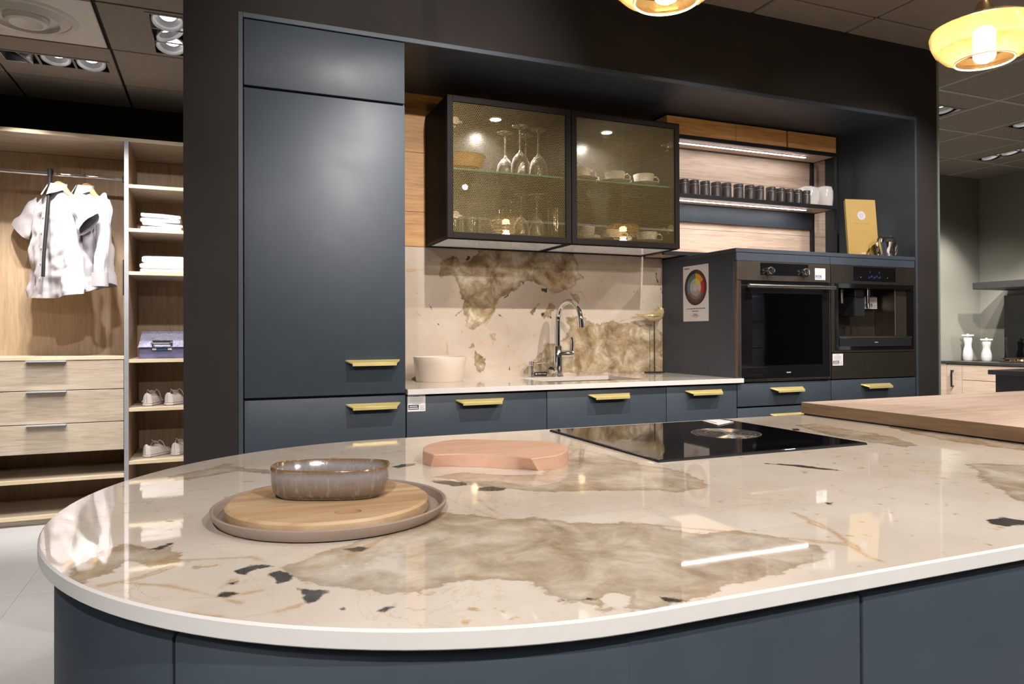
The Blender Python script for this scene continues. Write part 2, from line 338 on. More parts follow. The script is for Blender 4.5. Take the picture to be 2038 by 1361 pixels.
ISL_PAT=[[(0.069,0.855),(0.093,0.868),(0.144,0.902),(0.192,0.955),(0.231,0.994),(0.268,1.008),(0.309,1.022),(0.348,0.999),(0.378,0.954),(0.421,0.945),(0.452,0.911),(0.486,0.885),(0.527,0.873),(0.559,0.847),(0.562,0.81),(0.59,0.777),(0.636,0.773),(0.671,0.737),(0.681,0.696),(0.677,0.653),(0.608,0.622),(0.528,0.611),(0.464,0.595),(0.426,0.587),(0.387,0.587),(0.344,0.589),(0.33,0.592),(0.335,0.612),(0.311,0.639),(0.308,0.661),(0.309,0.686),(0.295,0.702),(0.276,0.718),(0.252,0.733),(0.222,0.733),(0.194,0.72),(0.157,0.73),(0.13,0.75),(0.103,0.773),(0.079,0.793),(0.071,0.817)],[(-0.146,0.876),(-0.144,0.961),(-0.13,1.008),(-0.104,1.027),(-0.073,0.983),(-0.051,0.99),(-0.034,0.96),(-0.04,0.927),(-0.068,0.915),(-0.093,0.939),(-0.108,0.913),(-0.124,0.893),(-0.135,0.871)],[(0.36,1.284),(0.395,1.244),(0.406,1.192),(0.457,1.13),(0.49,1.099),(0.534,1.076),(0.587,1.07),(0.651,1.046),(0.709,1),(0.767,1.009),(0.813,1.063),(0.824,1.146),(0.792,1.235),(0.788,1.368),(0.767,1.467),(0.684,1.378),(0.565,1.221),(0.496,1.251),(0.435,1.304)],[(1.384,0.988),(1.281,0.874),(1.249,0.864),(1.205,0.798),(1.152,0.728),(1.175,0.683),(1.435,0.769),(1.536,0.91)],[(1.534,1.593),(1.606,1.599),(1.595,1.448),(1.579,1.31),(1.519,1.193),(1.461,1.186),(1.461,1.296),(1.461,1.422)],[(-0.081,1.486),(-0.025,1.532),(0.021,1.584),(0.039,1.533),(0.106,1.475),(0.103,1.432),(0.037,1.483),(-0.024,1.456),(-0.065,1.434)],[(1.819,1.543),(1.784,1.299),(1.746,1.101),(1.664,1.049),(1.636,1.192),(1.716,1.439)]]
ISL_HOLE=[[(0.356,0.629),(0.375,0.636),(0.389,0.624),(0.375,0.609),(0.355,0.612)]]
ISL_DARK=[[(0.02,0.848),(0.024,0.87),(0.038,0.876),(0.06,0.871),(0.062,0.86),(0.045,0.857),(0.031,0.843)],[(0.054,0.839),(0.068,0.842),(0.079,0.819),(0.075,0.8),(0.062,0.8),(0.058,0.816)],[(0.076,0.781),(0.092,0.765),(0.11,0.76),(0.107,0.748),(0.096,0.736),(0.083,0.725),(0.08,0.746)],[(0.001,0.782),(0.008,0.796),(0.019,0.791),(0.02,0.782),(0.012,0.774)],[(0.142,0.68),(0.153,0.691),(0.158,0.687),(0.148,0.68)],[(0.11,0.701),(0.113,0.704),(0.114,0.694)],[(0.145,0.897),(0.162,0.901),(0.174,0.889),(0.164,0.876),(0.15,0.882)],[(0.996,0.68),(1.034,0.679),(1.042,0.658),(1.039,0.642),(1.01,0.643),(0.988,0.649),(0.983,0.663)],[(0.41,0.61),(0.42,0.601),(0.43,0.589),(0.414,0.588),(0.409,0.599)],[(0.353,1.258),(0.386,1.243),(0.413,1.212),(0.409,1.186),(0.38,1.194),(0.362,1.225)],[(0.406,1.165),(0.438,1.165),(0.46,1.142),(0.446,1.126),(0.414,1.136)],[(0.323,1.415),(0.35,1.434),(0.377,1.434),(0.364,1.409),(0.336,1.398)],[(1.465,1.54),(1.484,1.532),(1.456,1.499),(1.438,1.507)],[(1.02,1.154),(1.076,1.114),(1.11,1.027),(1.08,1.051),(1.054,1.102)],[(0.875,0.847),(0.883,0.844),(0.872,0.834),(0.867,0.836)],[(0.224,0.608),(0.232,0.606),(0.231,0.599),(0.224,0.6)],[(0.31,0.642),(0.351,0.631),(0.35,0.628),(0.31,0.638)],[(-0.073,0.988),(-0.052,1.009),(-0.049,1.001),(-0.067,0.976)],[(-0.092,0.801),(-0.084,0.8),(-0.085,0.794)],[(0.013,0.821),(0.023,0.824),(0.019,0.815)],[(-0.064,1.129),(-0.055,1.128),(-0.054,1.119)]]
ISL_VEIN=[[(0.782,0.818),(0.752,0.715),(0.705,0.62),(0.709,0.602)],[(0.527,0.873),(0.666,0.732),(0.73,0.664)],[(0.069,0.851),(0.039,0.907),(-0.004,0.918),(-0.069,0.933)],[(0.333,1.158),(0.375,0.947)],[(0.38,0.96),(0.385,1.058),(0.388,1.114)],[(-0.088,0.864),(-0.048,0.839),(-0.013,0.8),(0.023,0.755)],[(-0.022,0.789),(0.005,0.777),(0.044,0.784)],[(-0.03,0.75),(0.018,0.717),(0.058,0.719),(0.088,0.735)],[(-0.111,0.866),(-0.075,0.876),(-0.046,0.904)],[(0.15,0.867),(0.215,0.94),(0.291,1.013)],[(0.595,0.688),(0.605,0.604)],[(0.006,0.808),(0.021,0.835),(0.038,0.874)]]
SPL_PAT=[[(1.015,1.424),(1.015,1.467),(1.022,1.5),(1.075,1.527),(1.106,1.521),(1.129,1.493),(1.167,1.509),(1.207,1.554),(1.23,1.577),(1.735,1.583),(1.765,1.53),(1.778,1.468),(1.813,1.441),(1.765,1.42),(1.76,1.397),(1.682,1.364),(1.648,1.356),(1.605,1.37),(1.554,1.404),(1.496,1.414),(1.446,1.397),(1.413,1.359),(1.34,1.328),(1.308,1.297),(1.3,1.253),(1.26,1.208),(1.221,1.178),(1.178,1.163),(1.147,1.182),(1.151,1.222),(1.132,1.273),(1.136,1.31),(1.124,1.361),(1.098,1.411),(1.09,1.44),(1.052,1.432)],[(1.725,1.361),(1.76,1.358),(1.786,1.327),(1.777,1.303),(1.751,1.319)],[(1.707,1.225),(1.777,1.233),(1.839,1.21),(1.901,1.194),(1.992,1.21),(2.048,1.198),(2.122,1.211),(2.16,1.195),(2.236,1.195),(2.265,1.162),(2.333,1.129),(2.351,0.922),(1.444,0.936),(1.469,0.966),(1.519,1.011),(1.57,1.056),(1.578,1.094),(1.638,1.093),(1.698,1.124),(1.724,1.17)],[(1.562,1.247),(1.596,1.278),(1.613,1.301),(1.647,1.279),(1.621,1.255),(1.621,1.224),(1.596,1.224),(1.566,1.236)],[(1.197,1.053),(1.228,1.038),(1.252,1.015),(1.243,0.956),(1.212,0.957),(1.197,0.994)],[(1.17,1.075),(1.185,1.097),(1.188,1.079),(1.174,1.068)],[(1.28,1.141),(1.308,1.145),(1.3,1.115),(1.288,1.119)],[(1.504,1.254),(1.546,1.3),(1.541,1.285),(1.512,1.247)]]
SPL_DARK=[[(1.148,1.508),(1.16,1.53),(1.179,1.527),(1.167,1.509)],[(1.442,1.416),(1.467,1.409),(1.459,1.398),(1.445,1.405)],[(1.559,1.381),(1.597,1.378),(1.592,1.359),(1.567,1.358)],[(1.352,1.324),(1.377,1.343),(1.381,1.336),(1.357,1.322)],[(1.314,1.247),(1.322,1.244),(1.35,1.225),(1.336,1.229)],[(1.093,1.236),(1.132,1.264),(1.134,1.261),(1.097,1.233)],[(2.258,1.515),(2.267,1.449),(2.315,1.343),(2.305,1.36),(2.26,1.449)],[(0.991,1.221),(0.999,1.203),(1.014,1.185),(1.006,1.189)],[(1.152,1.559),(1.16,1.563),(1.152,1.545)],[(1.453,0.966),(1.465,0.97),(1.461,0.962)],[(2.114,1.38),(2.128,1.369),(2.123,1.366)],[(1.962,1.417),(1.975,1.422),(1.966,1.408)],[(1.379,0.961),(1.383,0.975),(1.385,0.953)],[(0.936,1.325),(0.977,1.264),(0.971,1.268)],[(1.074,1.178),(1.083,1.174),(1.078,1.171)],[(1.562,1.243),(1.579,1.251),(1.571,1.236)],[(1.604,1.236),(1.62,1.232),(1.613,1.22)]]
SPL_VEIN=[[(2.287,1.557),(2.306,1.467),(2.335,1.385)],[(0.852,1.448),(0.955,1.458),(1.022,1.456)],[(1.197,1.207),(1.292,1.275),(1.34,1.324)],[(1.3,1.253),(1.26,1.193),(1.213,1.149)],[(1.883,1.163),(1.865,1.084),(1.891,0.965),(1.918,0.933)],[(1.974,1.194),(2.179,1.243)],[(1.428,0.974),(1.511,1.011)],[(1.051,1.105),(1.055,1.047)],[(1.725,1.365),(1.795,1.362),(1.822,1.324)]]

# ------------------------------------------------------------------ mesh helpers
class B:
    def __init__(s): s.bm = bmesh.new()
    def _v(s, pts): return [s.bm.verts.new(p) for p in pts]
    def hexa(s, p, bev=0.0, seg=1, mi=0):
        """p: bottom 4 (ccw) then top 4"""
        v = s._v(p)
        fs = [s.bm.faces.new([v[i] for i in q]) for q in ((3, 2, 1, 0), (4, 5, 6, 7), (0, 1, 5, 4), (1, 2, 6, 5), (2, 3, 7, 6), (3, 0, 4, 7))]
        for f in fs: f.material_index = mi
        if bev > 0:
            es = list({e for f in fs for e in f.edges})
            bmesh.ops.bevel(s.bm, geom=es, offset=bev, segments=seg, affect='EDGES', profile=0.5, clamp_overlap=True, material=-1)
        return s
    def box(s, x0, x1, y0, y1, z0, z1, bev=0.0, seg=1, mi=0):
        return s.hexa([(x0, y0, z0), (x1, y0, z0), (x1, y1, z0), (x0, y1, z0), (x0, y0, z1), (x1, y0, z1), (x1, y1, z1), (x0, y1, z1)], bev, seg, mi)
    def obox(s, c, ax, ay, az, hx, hy, hz, bev=0.0, mi=0):
        c, ax, ay, az = Vector(c), Vector(ax), Vector(ay), Vector(az)
        P = [c + ax * (i * hx) + ay * (j * hy) + az * (k * hz) for k in (-1, 1) for i, j in ((-1, -1), (1, -1), (1, 1), (-1, 1))]
        return s.hexa(P, bev, 1, mi)
    def lathe(s, prof, n=24, c=(0, 0, 0), mi=0, axis=(0, 0, 1), xdir=None, sx=1.0, sy=1.0):
        a = Vector(axis).normalized()
        x = Vector(xdir).normalized() if xdir else (Vector((1, 0, 0)) if abs(a.z) > 0.9 else a.cross(Vector((0, 0, 1))).normalized())
        y = a.cross(x); c = Vector(c); rings = []
        for r, z in prof:
            if r < 1e-6: rings.append(s._v([c + a * z]))
            else: rings.append(s._v([c + a * z + x * (r * sx * math.cos(2 * PI * i / n)) + y * (r * sy * math.sin(2 * PI * i / n)) for i in range(n)]))
        for A, Bq in zip(rings, rings[1:]):
            for i in range(n):
                j = (i + 1) % n
                if len(A) == 1 and len(Bq) == 1: continue
                if len(A) == 1: f = s.bm.faces.new((A[0], Bq[j], Bq[i]))
                elif len(Bq) == 1: f = s.bm.faces.new((A[i], A[j], Bq[0]))
                else: f = s.bm.faces.new((A[i], A[j], Bq[j], Bq[i]))
                f.material_index = mi
        return s
    def tube(s, path, r, n=10, mi=0, caps=True, flat=1.0):
        P = [Vector(p) for p in path]; R = r if isinstance(r, (list, tuple)) else [r] * len(P)
        t0 = (P[1] - P[0]).normalized(); nrm = t0.orthogonal().normalized(); rings = []
        for i, p in enumerate(P):
            t = ((P[min(i + 1, len(P) - 1)] - P[max(i - 1, 0)])).normalized()
            nrm = (nrm - t * nrm.dot(t)).normalized(); b = t.cross(nrm)
            rings.append(s._v([p + (nrm * math.cos(2 * PI * k / n) + b * (flat * math.sin(2 * PI * k / n))) * R[i] for k in range(n)]))
        for A, Bq in zip(rings, rings[1:]):
            for i in range(n):
                j = (i + 1) % n; s.bm.faces.new((A[i], A[j], Bq[j], Bq[i])).material_index = mi
        if caps:
            s.bm.faces.new(rings[0][::-1]).material_index = mi; s.bm.faces.new(rings[-1]).material_index = mi
        return s
    def prism(s, poly, z0, z1, bev=0.0, mi=0, f=None, seg=1):
        """poly (a,b) ccw; f maps (a,b,z) to a point"""
        f = f or (lambda a, b, z: (a, b, z)); n = len(poly)
        lo = s._v([f(a, b, z0) for a, b in poly]); hi = s._v([f(a, b, z1) for a, b in poly])
        fs = [s.bm.faces.new(lo[::-1]), s.bm.faces.new(hi)] + [s.bm.faces.new((lo[i], lo[(i + 1) % n], hi[(i + 1) % n], hi[i])) for i in range(n)]
        for q in fs: q.material_index = mi
        if bev:
            es = list(set(fs[0].edges) | set(fs[1].edges))
            bmesh.ops.bevel(s.bm, geom=es, offset=bev, segments=seg, affect='EDGES', clamp_overlap=True, material=-1)
        return s
    def sweep_arc(s, prof, cx, cy, a0, a1, n, mi=0):
        """prof: closed list of (r, z), swept about the vertical line at cx, cy"""
        rings = []
        for i in range(n + 1):
            a = a0 + (a1 - a0) * i / n
            rings.append(s._v([(cx + r * math.cos(a), cy + r * math.sin(a), z) for r, z in prof]))
        m = len(prof)
        for A, Bq in zip(rings, rings[1:]):
            for k in range(m):
                q = (k + 1) % m; s.bm.faces.new((A[k], A[q], Bq[q], Bq[k])).material_index = mi
        s.bm.faces.new(rings[0][::-1]); s.bm.faces.new(rings[-1]); return s
    def grid(s, fn, nu, nv, mi=0, wrapu=False):
        V = [[s.bm.verts.new(fn(i / (nu if wrapu else nu - 1), j / (nv - 1))) for j in range(nv)] for i in range(nu)]
        for i in range(nu if wrapu else nu - 1):
            for j in range(nv - 1):
                a = (i + 1) % nu; s.bm.faces.new((V[i][j], V[a][j], V[a][j + 1], V[i][j + 1])).material_index = mi
        return s
    def quad(s, p, mi=0):
        s.bm.faces.new(s._v(p)).material_index = mi; return s
    def ring(s, r0, r1, a0, a1, z, f, n=24, mi=0):
        """flat ring sector, f maps (x, y, z)"""
        n = max(2, int(n * abs(a1 - a0) / (2 * PI)))
        A = s._v([f(r0 * math.cos(a0 + (a1 - a0) * i / n), r0 * math.sin(a0 + (a1 - a0) * i / n), z) for i in range(n + 1)]) if r0 > 0 else None
        O = s._v([f(r1 * math.cos(a0 + (a1 - a0) * i / n), r1 * math.sin(a0 + (a1 - a0) * i / n), z) for i in range(n + 1)])
        if A is None: c = s.bm.verts.new(f(0, 0, z))
        for i in range(n):
            fc = s.bm.faces.new((A[i], O[i], O[i + 1], A[i + 1])) if A else s.bm.faces.new((c, O[i], O[i + 1]))
            fc.material_index = mi
        return s

def finish(bm, name, recalc=True, smooth=True, angle=32):
    if recalc: bmesh.ops.recalc_face_normals(bm, faces=bm.faces)
    me = bpy.data.meshes.new(name); bm.to_mesh(me); bm.free()
    if smooth:
        me.shade_smooth(); me.set_sharp_from_angle(angle=math.radians(angle))
    return me

def obj(name, b, mat, parent=None, loc=None, rot=0.0, label=None, recalc=True, angle=32):
    """link the shape as ONE mesh object; under a parent it is a part"""
    me = b if isinstance(b, bpy.types.Mesh) else finish(b.bm, name, recalc, True, angle)
    for m in (mat if isinstance(mat, (list, tuple)) else [mat]): me.materials.append(M[m])
    o = bpy.data.objects.new(name, me); COL.objects.link(o)
    if loc is not None: o.location = loc
    if rot: o.rotation_euler = (0, 0, rot)
    if parent is not None: attach(o, parent)
    if label: o['label'] = label
    return o
def attach(o, parent):
    o.parent = parent; o.matrix_parent_inverse = world_of(parent).inverted()
def world_of(o):
    m = Matrix.LocRotScale(o.location, o.rotation_euler, o.scale)
    return world_of(o.parent) @ o.matrix_parent_inverse @ m if o.parent else m
def tag(o, label, cat, group=None, kind=None):
    o['label'] = label; o['category'] = cat
    if group: o['group'] = group
    if kind: o['kind'] = kind
    return o
def thing(name, label, cat, loc, group=None, rot=0.0):
    o = bpy.data.objects.new(name, None); COL.objects.link(o); o.location = loc; o.empty_display_size = 0.05
    if rot: o.rotation_euler = (0, 0, rot)
    return tag(o, label, cat, group)
def struct(name, b, mat, label=None, cat=None):
    o = obj(name, b, mat); o['kind'] = 'structure'; o['label'] = label or name; o['category'] = cat or name.split('_')[0]; return o
def kids(o): return KIDS.get(o.name, [])
def dup(root, loc=None, rot=None, label=None, scale=None):
    """a copy of a thing with copies of its parts and sub-parts"""
    src = list(bpy.data.objects); ch = {}
    for q in src:
        if q.parent: ch.setdefault(q.parent.name, []).append(q)
    def cp(o, par):
        c = o.copy(); COL.objects.link(c)
        if par is not None:
            mi = o.matrix_parent_inverse.copy(); c.parent = par; c.matrix_parent_inverse = mi
        for k in ch.get(o.name, []): cp(k, c)
        return c
    r = cp(root, None)
    if loc is not None: r.location = loc
    if rot is not None: r.rotation_euler = (0, 0, rot)
    if scale is not None: r.scale = (scale,) * 3
    if label: r['label'] = label
    return r
def text(name, s, size, origin, u, v, mat, parent, depth=0.0004, align='LEFT'):
    """flat lettering, u = reading direction, v = up"""
    cu = bpy.data.curves.new(name, 'FONT'); cu.body = s; cu.size = size; cu.align_x = align; cu.extrude = depth
    t = bpy.data.objects.new(name, cu); COL.objects.link(t)
    me = bpy.data.meshes.new_from_object(t); bpy.data.objects.remove(t); bpy.data.curves.remove(cu)
    u, v = Vector(u).normalized(), Vector(v).normalized(); w = u.cross(v); o = Vector(origin)
    me.transform(Matrix(((u.x, v.x, w.x, o.x), (u.y, v.y, w.y, o.y), (u.z, v.z, w.z, o.z), (0, 0, 0, 1))))
    return obj(name, me, mat, parent)

# signed distances in the slab's own plane
def sdist(P, poly, closed=True):
    poly = np.array(poly, float); n = len(poly); d = np.full(len(P), 1e9); ins = np.zeros(len(P), bool)
    for i in range(n if closed else n - 1):
        a, b = poly[i], poly[(i + 1) % n]; e = b - a; w = P - a
        t = np.clip((w @ e) / max(e @ e, 1e-12), 0, 1); d = np.minimum(d, np.hypot(*(w - t[:, None] * e).T))
        if closed:
            c = ((a[1] > P[:, 1]) != (b[1] > P[:, 1]))
            with np.errstate(divide='ignore', invalid='ignore'):
                x = (b[0] - a[0]) * (P[:, 1] - a[1]) / (b[1] - a[1]) + a[0]
            ins ^= c & (P[:, 0] < x)
    return np.where(ins, -d, d)
def figure(me, ij, pats, holes, darks, veins):
    co = np.zeros(len(me.vertices) * 3); me.vertices.foreach_get('co', co); P = co.reshape(-1, 3)[:, list(ij)]
    pd = np.min([sdist(P, q) for q in pats], 0)
    for h in holes: pd = np.maximum(pd, -sdist(P, h))
    dd = np.min([sdist(P, q) for q in darks], 0); vd = np.min([sdist(P, q, False) for q in veins], 0)
    for nm, a in (('patch', pd), ('dark', dd), ('vein', vd)):
        at = me.attributes.new(nm, 'FLOAT', 'POINT'); at.data.foreach_set('value', np.clip(a, -0.2, 0.2).astype(np.float32))
def no_figure(me):
    for nm in ('patch', 'dark', 'vein'):
        at = me.attributes.new(nm, 'FLOAT', 'POINT'); at.data.foreach_set('value', np.full(len(me.vertices), 0.2, np.float32))

# ------------------------------------------------------------------ floor, ceiling, walls
D = 2.77; YB = 3.395
fl = struct('floor', B().box(-4, 9.2, -3.2, 8, -0.06, -0.003), 'grout', 'pale grout bed of the tiled floor', 'floor')
tile = finish(B().box(-0.3935, 0.3935, -0.3935, 0.3935, -0.004, 0.0, 0.0008).bm, 'floor_tile')
tile.materials.append(M['grey_floor'])
for i in range(-3, 10):
    for j in range(-5, 4):
        o = bpy.data.objects.new('floor_tile', tile); COL.objects.link(o); o.location = (-0.80 + 0.79 * (i + 0.5), 3.78 + 0.79 * (j + 0.5), 0); attach(o, fl)

ce = struct('ceiling', B().box(-4, 9.2, -3.2, 8, CEIL + 0.05, CEIL + 0.12), 'ceiling_void', 'dark void above the ceiling tiles', 'ceiling')
XL = [-0.52 + 0.61 * i for i in range(-5, 2)] + [0.58 + 0.61 * i for i in range(0, 13)]
YL = [4.42 + 0.61 * j for j in range(-11, 4)]
solid = finish(B().box(-0.298, 0.298, -0.298, 0.298, -0.004, 0.012, 0.004).bm, 'ceiling_tile'); solid.materials.append(M['ceiling_tile'])
def cut_tile(along):   # a tile with the opening of a lamp fixture
    b = B(); h, w = (0.262, 0.086)
    q = [(-0.298, 0.298, -0.298, -w), (-0.298, 0.298, w, 0.298), (-0.298, -h, -w, w), (h, 0.298, -w, w)]
    for x0, x1, y0, y1 in q:
        b.box(*((x0, x1, y0, y1) if along == 'x' else (y0, y1, x0, x1)), -0.004, 0.012)
    me = finish(b.bm, 'ceiling_tile'); me.materials.append(M['ceiling_tile']); return me
cut = {'x': cut_tile('x'), 'y': cut_tile('y')}
FIX = {(-0.825, 4.725): 'x', (-0.215, 4.115): 'y', (4.545, 3.505): 'x', (5.765, 3.505): 'x', (6.375, 4.115): 'y'}
VENT = (-0.825, 4.115)
for a, b_ in zip(XL, XL[1:]):
    for c, d in zip(YL, YL[1:]):
        cx, cy, wx = (a + b_) / 2, (c + d) / 2, b_ - a
        if math.hypot(cx - VENT[0], cy - VENT[1]) < 0.1: continue
        me = solid
        for (fx, fy), al in FIX.items():
            if math.hypot(cx - fx, cy - fy) < 0.16: me = cut[al]
        o = bpy.data.objects.new('ceiling_tile', me); COL.objects.link(o); o.location = (cx, cy, CEIL)
        if abs(wx - 0.61) > 0.02: o.scale = ((wx - 0.014) / 0.596, 1, 1)
        attach(o, ce)
bars = B()
for x in XL: 
    if x < 3.6: bars.box(x - 0.012, x + 0.012, YL[0], YL[-1], CEIL + 0.0125, CEIL + 0.045)
for y in YL: bars.box(XL[0], 3.60, y - 0.012, y + 0.012, CEIL + 0.0128, CEIL + 0.044)
obj('grid_bars', bars, 'ceiling_void', ce)
bars = B()
for x in XL: 
    if x > 3.6: bars.box(x - 0.012, x + 0.012, YL[0], YL[-1], CEIL - 0.0062, CEIL + 0.012)
for y in YL: bars.box(3.60, XL[-1], y - 0.012, y + 0.012, CEIL - 0.0066, CEIL + 0.011)
obj('grid_bars', bars, 'ceiling_grid', ce)

# the dark wall block with the kitchen niche
b = B()
b.box(-0.102, 0.078, D, 3.62, 0, CEIL); b.box(3.519, 3.678, D, 3.62, 0, CEIL); b.box(0.078, 3.519, D, 3.62, 2.309, CEIL)
b.box(0.078, 3.519, 3.42, 3.62, 0, 2.309)
struct('wall_back', b, 'wall_dark', 'dark brown wall framing the blue kitchen niche', 'wall')
obj_trim = struct('trim_1', B().box(3.679, 3.690, D - 0.006, 3.62, 0, CEIL), 'trim_pale', 'thin pale edge strip at the right end of the dark wall', 'trim')
struct('baseboard_back', B().box(-0.10, 0.076, D - 0.012, D - 0.001, 0, 0.07, 0.002), 'blue_dark', 'dark skirting at the foot of the dark wall', 'baseboard')
# left bay walls
struct('wall_left', B().box(-2.6, -2.5, 0.5, 5.75, 0, CEIL), 'wall_dark', 'dark side wall left of the wardrobe', 'wall')
struct('wall_rear', B().box(-2.5, 0.6, 5.70, 5.80, 0, CEIL), 'wall_dark', 'dark wall behind the wardrobe', 'wall')
struct('trim_2', B().box(-2.5, 0.6, 5.50, 5.69, 2.44, CEIL - 0.005), 'wall_dark', 'dark bulkhead between wardrobe and ceiling', 'trim')
struct('wall_front_added', B().box(-4, 9.2, -3.2, -3.1, 0, CEIL), 'wall_front_paint', 'unseen grey brown wall added behind the photographer to darken reflections', 'wall')  # added out of view to darken reflections in the oven glass
# right bay walls
struct('wall_right', B().box(7.14, 7.24, -1.0, 4.92, 0, CEIL), 'sage_wall', 'sage grey wall behind the extractor hood', 'wall')
struct('wall_far', B().box(3.75, 7.24, 4.92, 5.02, 0, CEIL), 'sage_wall', 'sage grey wall at the left of the far counter', 'wall')

# ------------------------------------------------------------------ niche lining and tall unit
t = thing('niche_surround', 'satin blue panels lining the kitchen niche in the dark wall', 'panel', (1.8, D, 0))
obj('side_panel', B().box(0.078, 0.0945, D - 0.004, YB + 0.02, 0, 2.309, 0.001), 'blue_lacquer', t)
obj('side_panel', B().box(3.504, 3.519, D - 0.004, YB + 0.02, 0, 2.309, 0.001), 'blue_lacquer', t)
obj('soffit', B().box(0.0945, 3.504, D - 0.004, D + 0.014, 2.2905, 2.309, 0.001), 'blue_lacquer', t)
obj('soffit', B().box(0.695, 3.504, D + 0.014, YB + 0.02, 2.305, 2.3085), 'blue_lacquer', t)

def handle(cx, z, parent, w=0.211, name='handle'):
    b = B(); h = w / 2; i = h - 0.021; y = D - 0.001; yf = D - 0.036
    b.hexa([(-h + cx, y, z - 0.006), (cx - i, yf, z - 0.016), (cx + i, yf, z - 0.016), (cx + h, y, z - 0.006),
            (-h + cx, y, z), (cx - i, yf, z - 0.0105), (cx + i, yf, z - 0.0105), (cx + h, y, z)], 0.0006)
    b.box(cx - i, cx + i, yf - 0.0032, yf + 0.001, z - 0.0225, z - 0.0105, 0.0008)
    return obj(name, b, 'gold', parent)
def front(x0, x1, z0, z1, parent, name='drawer_front', y=D, th=0.019):
    return obj(name, B().box(x0 + 0.0015, x1 - 0.0015, y, y + th, z0 + 0.0015, z1 - 0.0015, 0.0015, 2), 'blue_lacquer', parent)

t = thing('tall_cabinet', 'tall matt blue cabinet with two brass handles at the left of the niche', 'cabinet', (0.394, D, 0))
obj('carcass', B().box(0.097, 0.690, D + 0.022, YB, 0.1, 2.288), 'blue_dark', t)
obj('side_panel', B().box(0.6875, 0.6925, D + 0.020, YB, 0.1, 2.288), 'blue_lacquer', t)
obj('plinth', B().box(0.097, 0.69, D + 0.05, D + 0.065, 0, 0.098), 'blue_dark', t)
front(0.0965, 0.692, 2.046, 2.2885, t, 'upper_door')
d = front(0.0965, 0.692, 0.911, 2.040, t, 'door'); handle(0.563, 1.045, d)
d = front(0.0965, 0.692, 0.60, 0.905, t); handle(0.564, 0.878, d)
front(0.0965, 0.692, 0.105, 0.596, t)

# base units under the worktop
for x0, x1, hx, hw, lab in ((0.6935, 1.3016, 1.0, 0.211, 'blue base cabinet under the white bowl'), (1.3016, 1.9033, 1.603, 0.211, 'blue base cabinet under the sink and tap'),
                        (1.9033, 2.302, 2.108, 0.207, 'narrow blue base cabinet under the golden bird')):
    t = thing('base_cabinet', lab, 'cabinet', ((x0 + x1) / 2, D, 0), 'base cabinets below the wall worktop')
    b = B(); b.box(x0 + 0.002, x0 + 0.018, D + 0.021, YB, 0.1, 0.902); b.box(x1 - 0.018, x1 - 0.002, D + 0.021, YB, 0.1, 0.902)
    b.box(x0 + 0.018, x1 - 0.018, D + 0.021, YB, 0.1, 0.118); b.box(x0 + 0.018, x1 - 0.018, YB - 0.015, YB, 0.118, 0.902)
    obj('carcass', b, 'blue_dark', t)
    obj('plinth', B().box(x0, x1, D + 0.05, D + 0.065, 0, 0.098), 'blue_dark', t)
    d = front(x0, x1, 0.60, 0.899, t); handle(hx, 0.879, d, hw)
    d = front(x0, x1, 0.105, 0.596, t); handle(hx, 0.57, d, hw)

# oven tower: two housings and a shared top panel
def housing(x0, x1, lab, hx, hw):
    t = thing('oven_housing', lab, 'cabinet', ((x0 + x1) / 2, D, 0))
    b = B(); b.box(x0, x0 + 0.016, D + 0.02, YB, 0.1, 1.529); b.box(x1 - 0.016, x1, D + 0.02, YB, 0.1, 1.529); b.box(x0 + 0.016, x1 - 0.016, YB - 0.02, YB, 0.1, 1.529)
    b.box(x0 + 0.016, x1 - 0.016, D + 0.02, YB - 0.02, 0.885, 0.902); b.box(x0 + 0.016, x1 - 0.016, D + 0.02, YB - 0.02, 1.492, 1.529)
    obj('carcass', b, 'blue_lacquer', t)
    obj('top_strip', B().box(x0 + 0.001, x1 - 0.0015, D, D + 0.019, 1.490, 1.5285, 0.0012), 'blue_lacquer', t)
    d = front(x0 + 0.001, x1, 0.788, 0.902, t); handle(hx, 0.876, d, hw)
    d = front(x0 + 0.001, x1, 0.50, 0.783, t); handle(hx, 0.748, d, hw)
    front(x0 + 0.001, x1, 0.105, 0.496, t); obj('plinth', B().box(x0, x1, D + 0.05, D + 0.065, 0, 0.098), 'blue_dark', t)
    return t
housing(2.303, 2.8958, 'blue tower cabinet around the built-in oven', 2.605, 0.207)
housing(2.8965, 3.502, 'blue tower cabinet around the coffee machine', 3.204, 0.209)
tag(obj('tower_top_panel', B().box(2.299, 3.503, D - 0.002, YB, 1.530, 1.5495, 0.0015), 'blue_lacquer'), 'blue top board laid across both appliance towers', 'panel')

# ------------------------------------------------------------------ wall worktop, sink, backsplash
b = B()
sx0, sx1, sy0, sy1 = 1.372, 1.876, 2.895, 3.243
for q in ((0.694, sx0, 2.75, YB), (sx1, 2.3025, 2.75, YB), (sx0, sx1, 2.75, sy0), (sx0, sx1, sy1, YB)): b.box(*q, 0.906, 0.927)
b.box(2.3025, 2.326, 2.75, D - 0.001, 0.906, 0.927)
bmesh.ops.remove_doubles(b.bm, verts=b.bm.verts, dist=0.0002)
me = finish(b.bm, 'worktop'); no_figure(me)
wt = tag(obj('worktop', me, 'marble_island'), 'cream marbled worktop with a sink along the kitchen wall', 'worktop')
obj('front_edge', B().box(0.694, 2.3265, 2.7475, 2.7499, 0.906, 0.9265, 0.0006), 'white_edge', wt)
t = thing('sink', 'undermounted pale sink basin in front of the chrome tap', 'sink', (1.624, 3.07, 0.905))
b = B(); i = 0.004
b.box(sx0 - 0.012, sx0 - i + 0.004, sy0, sy1, 0.74, 0.905); b.box(sx1, sx1 + 0.012, sy0, sy1, 0.74, 0.905)
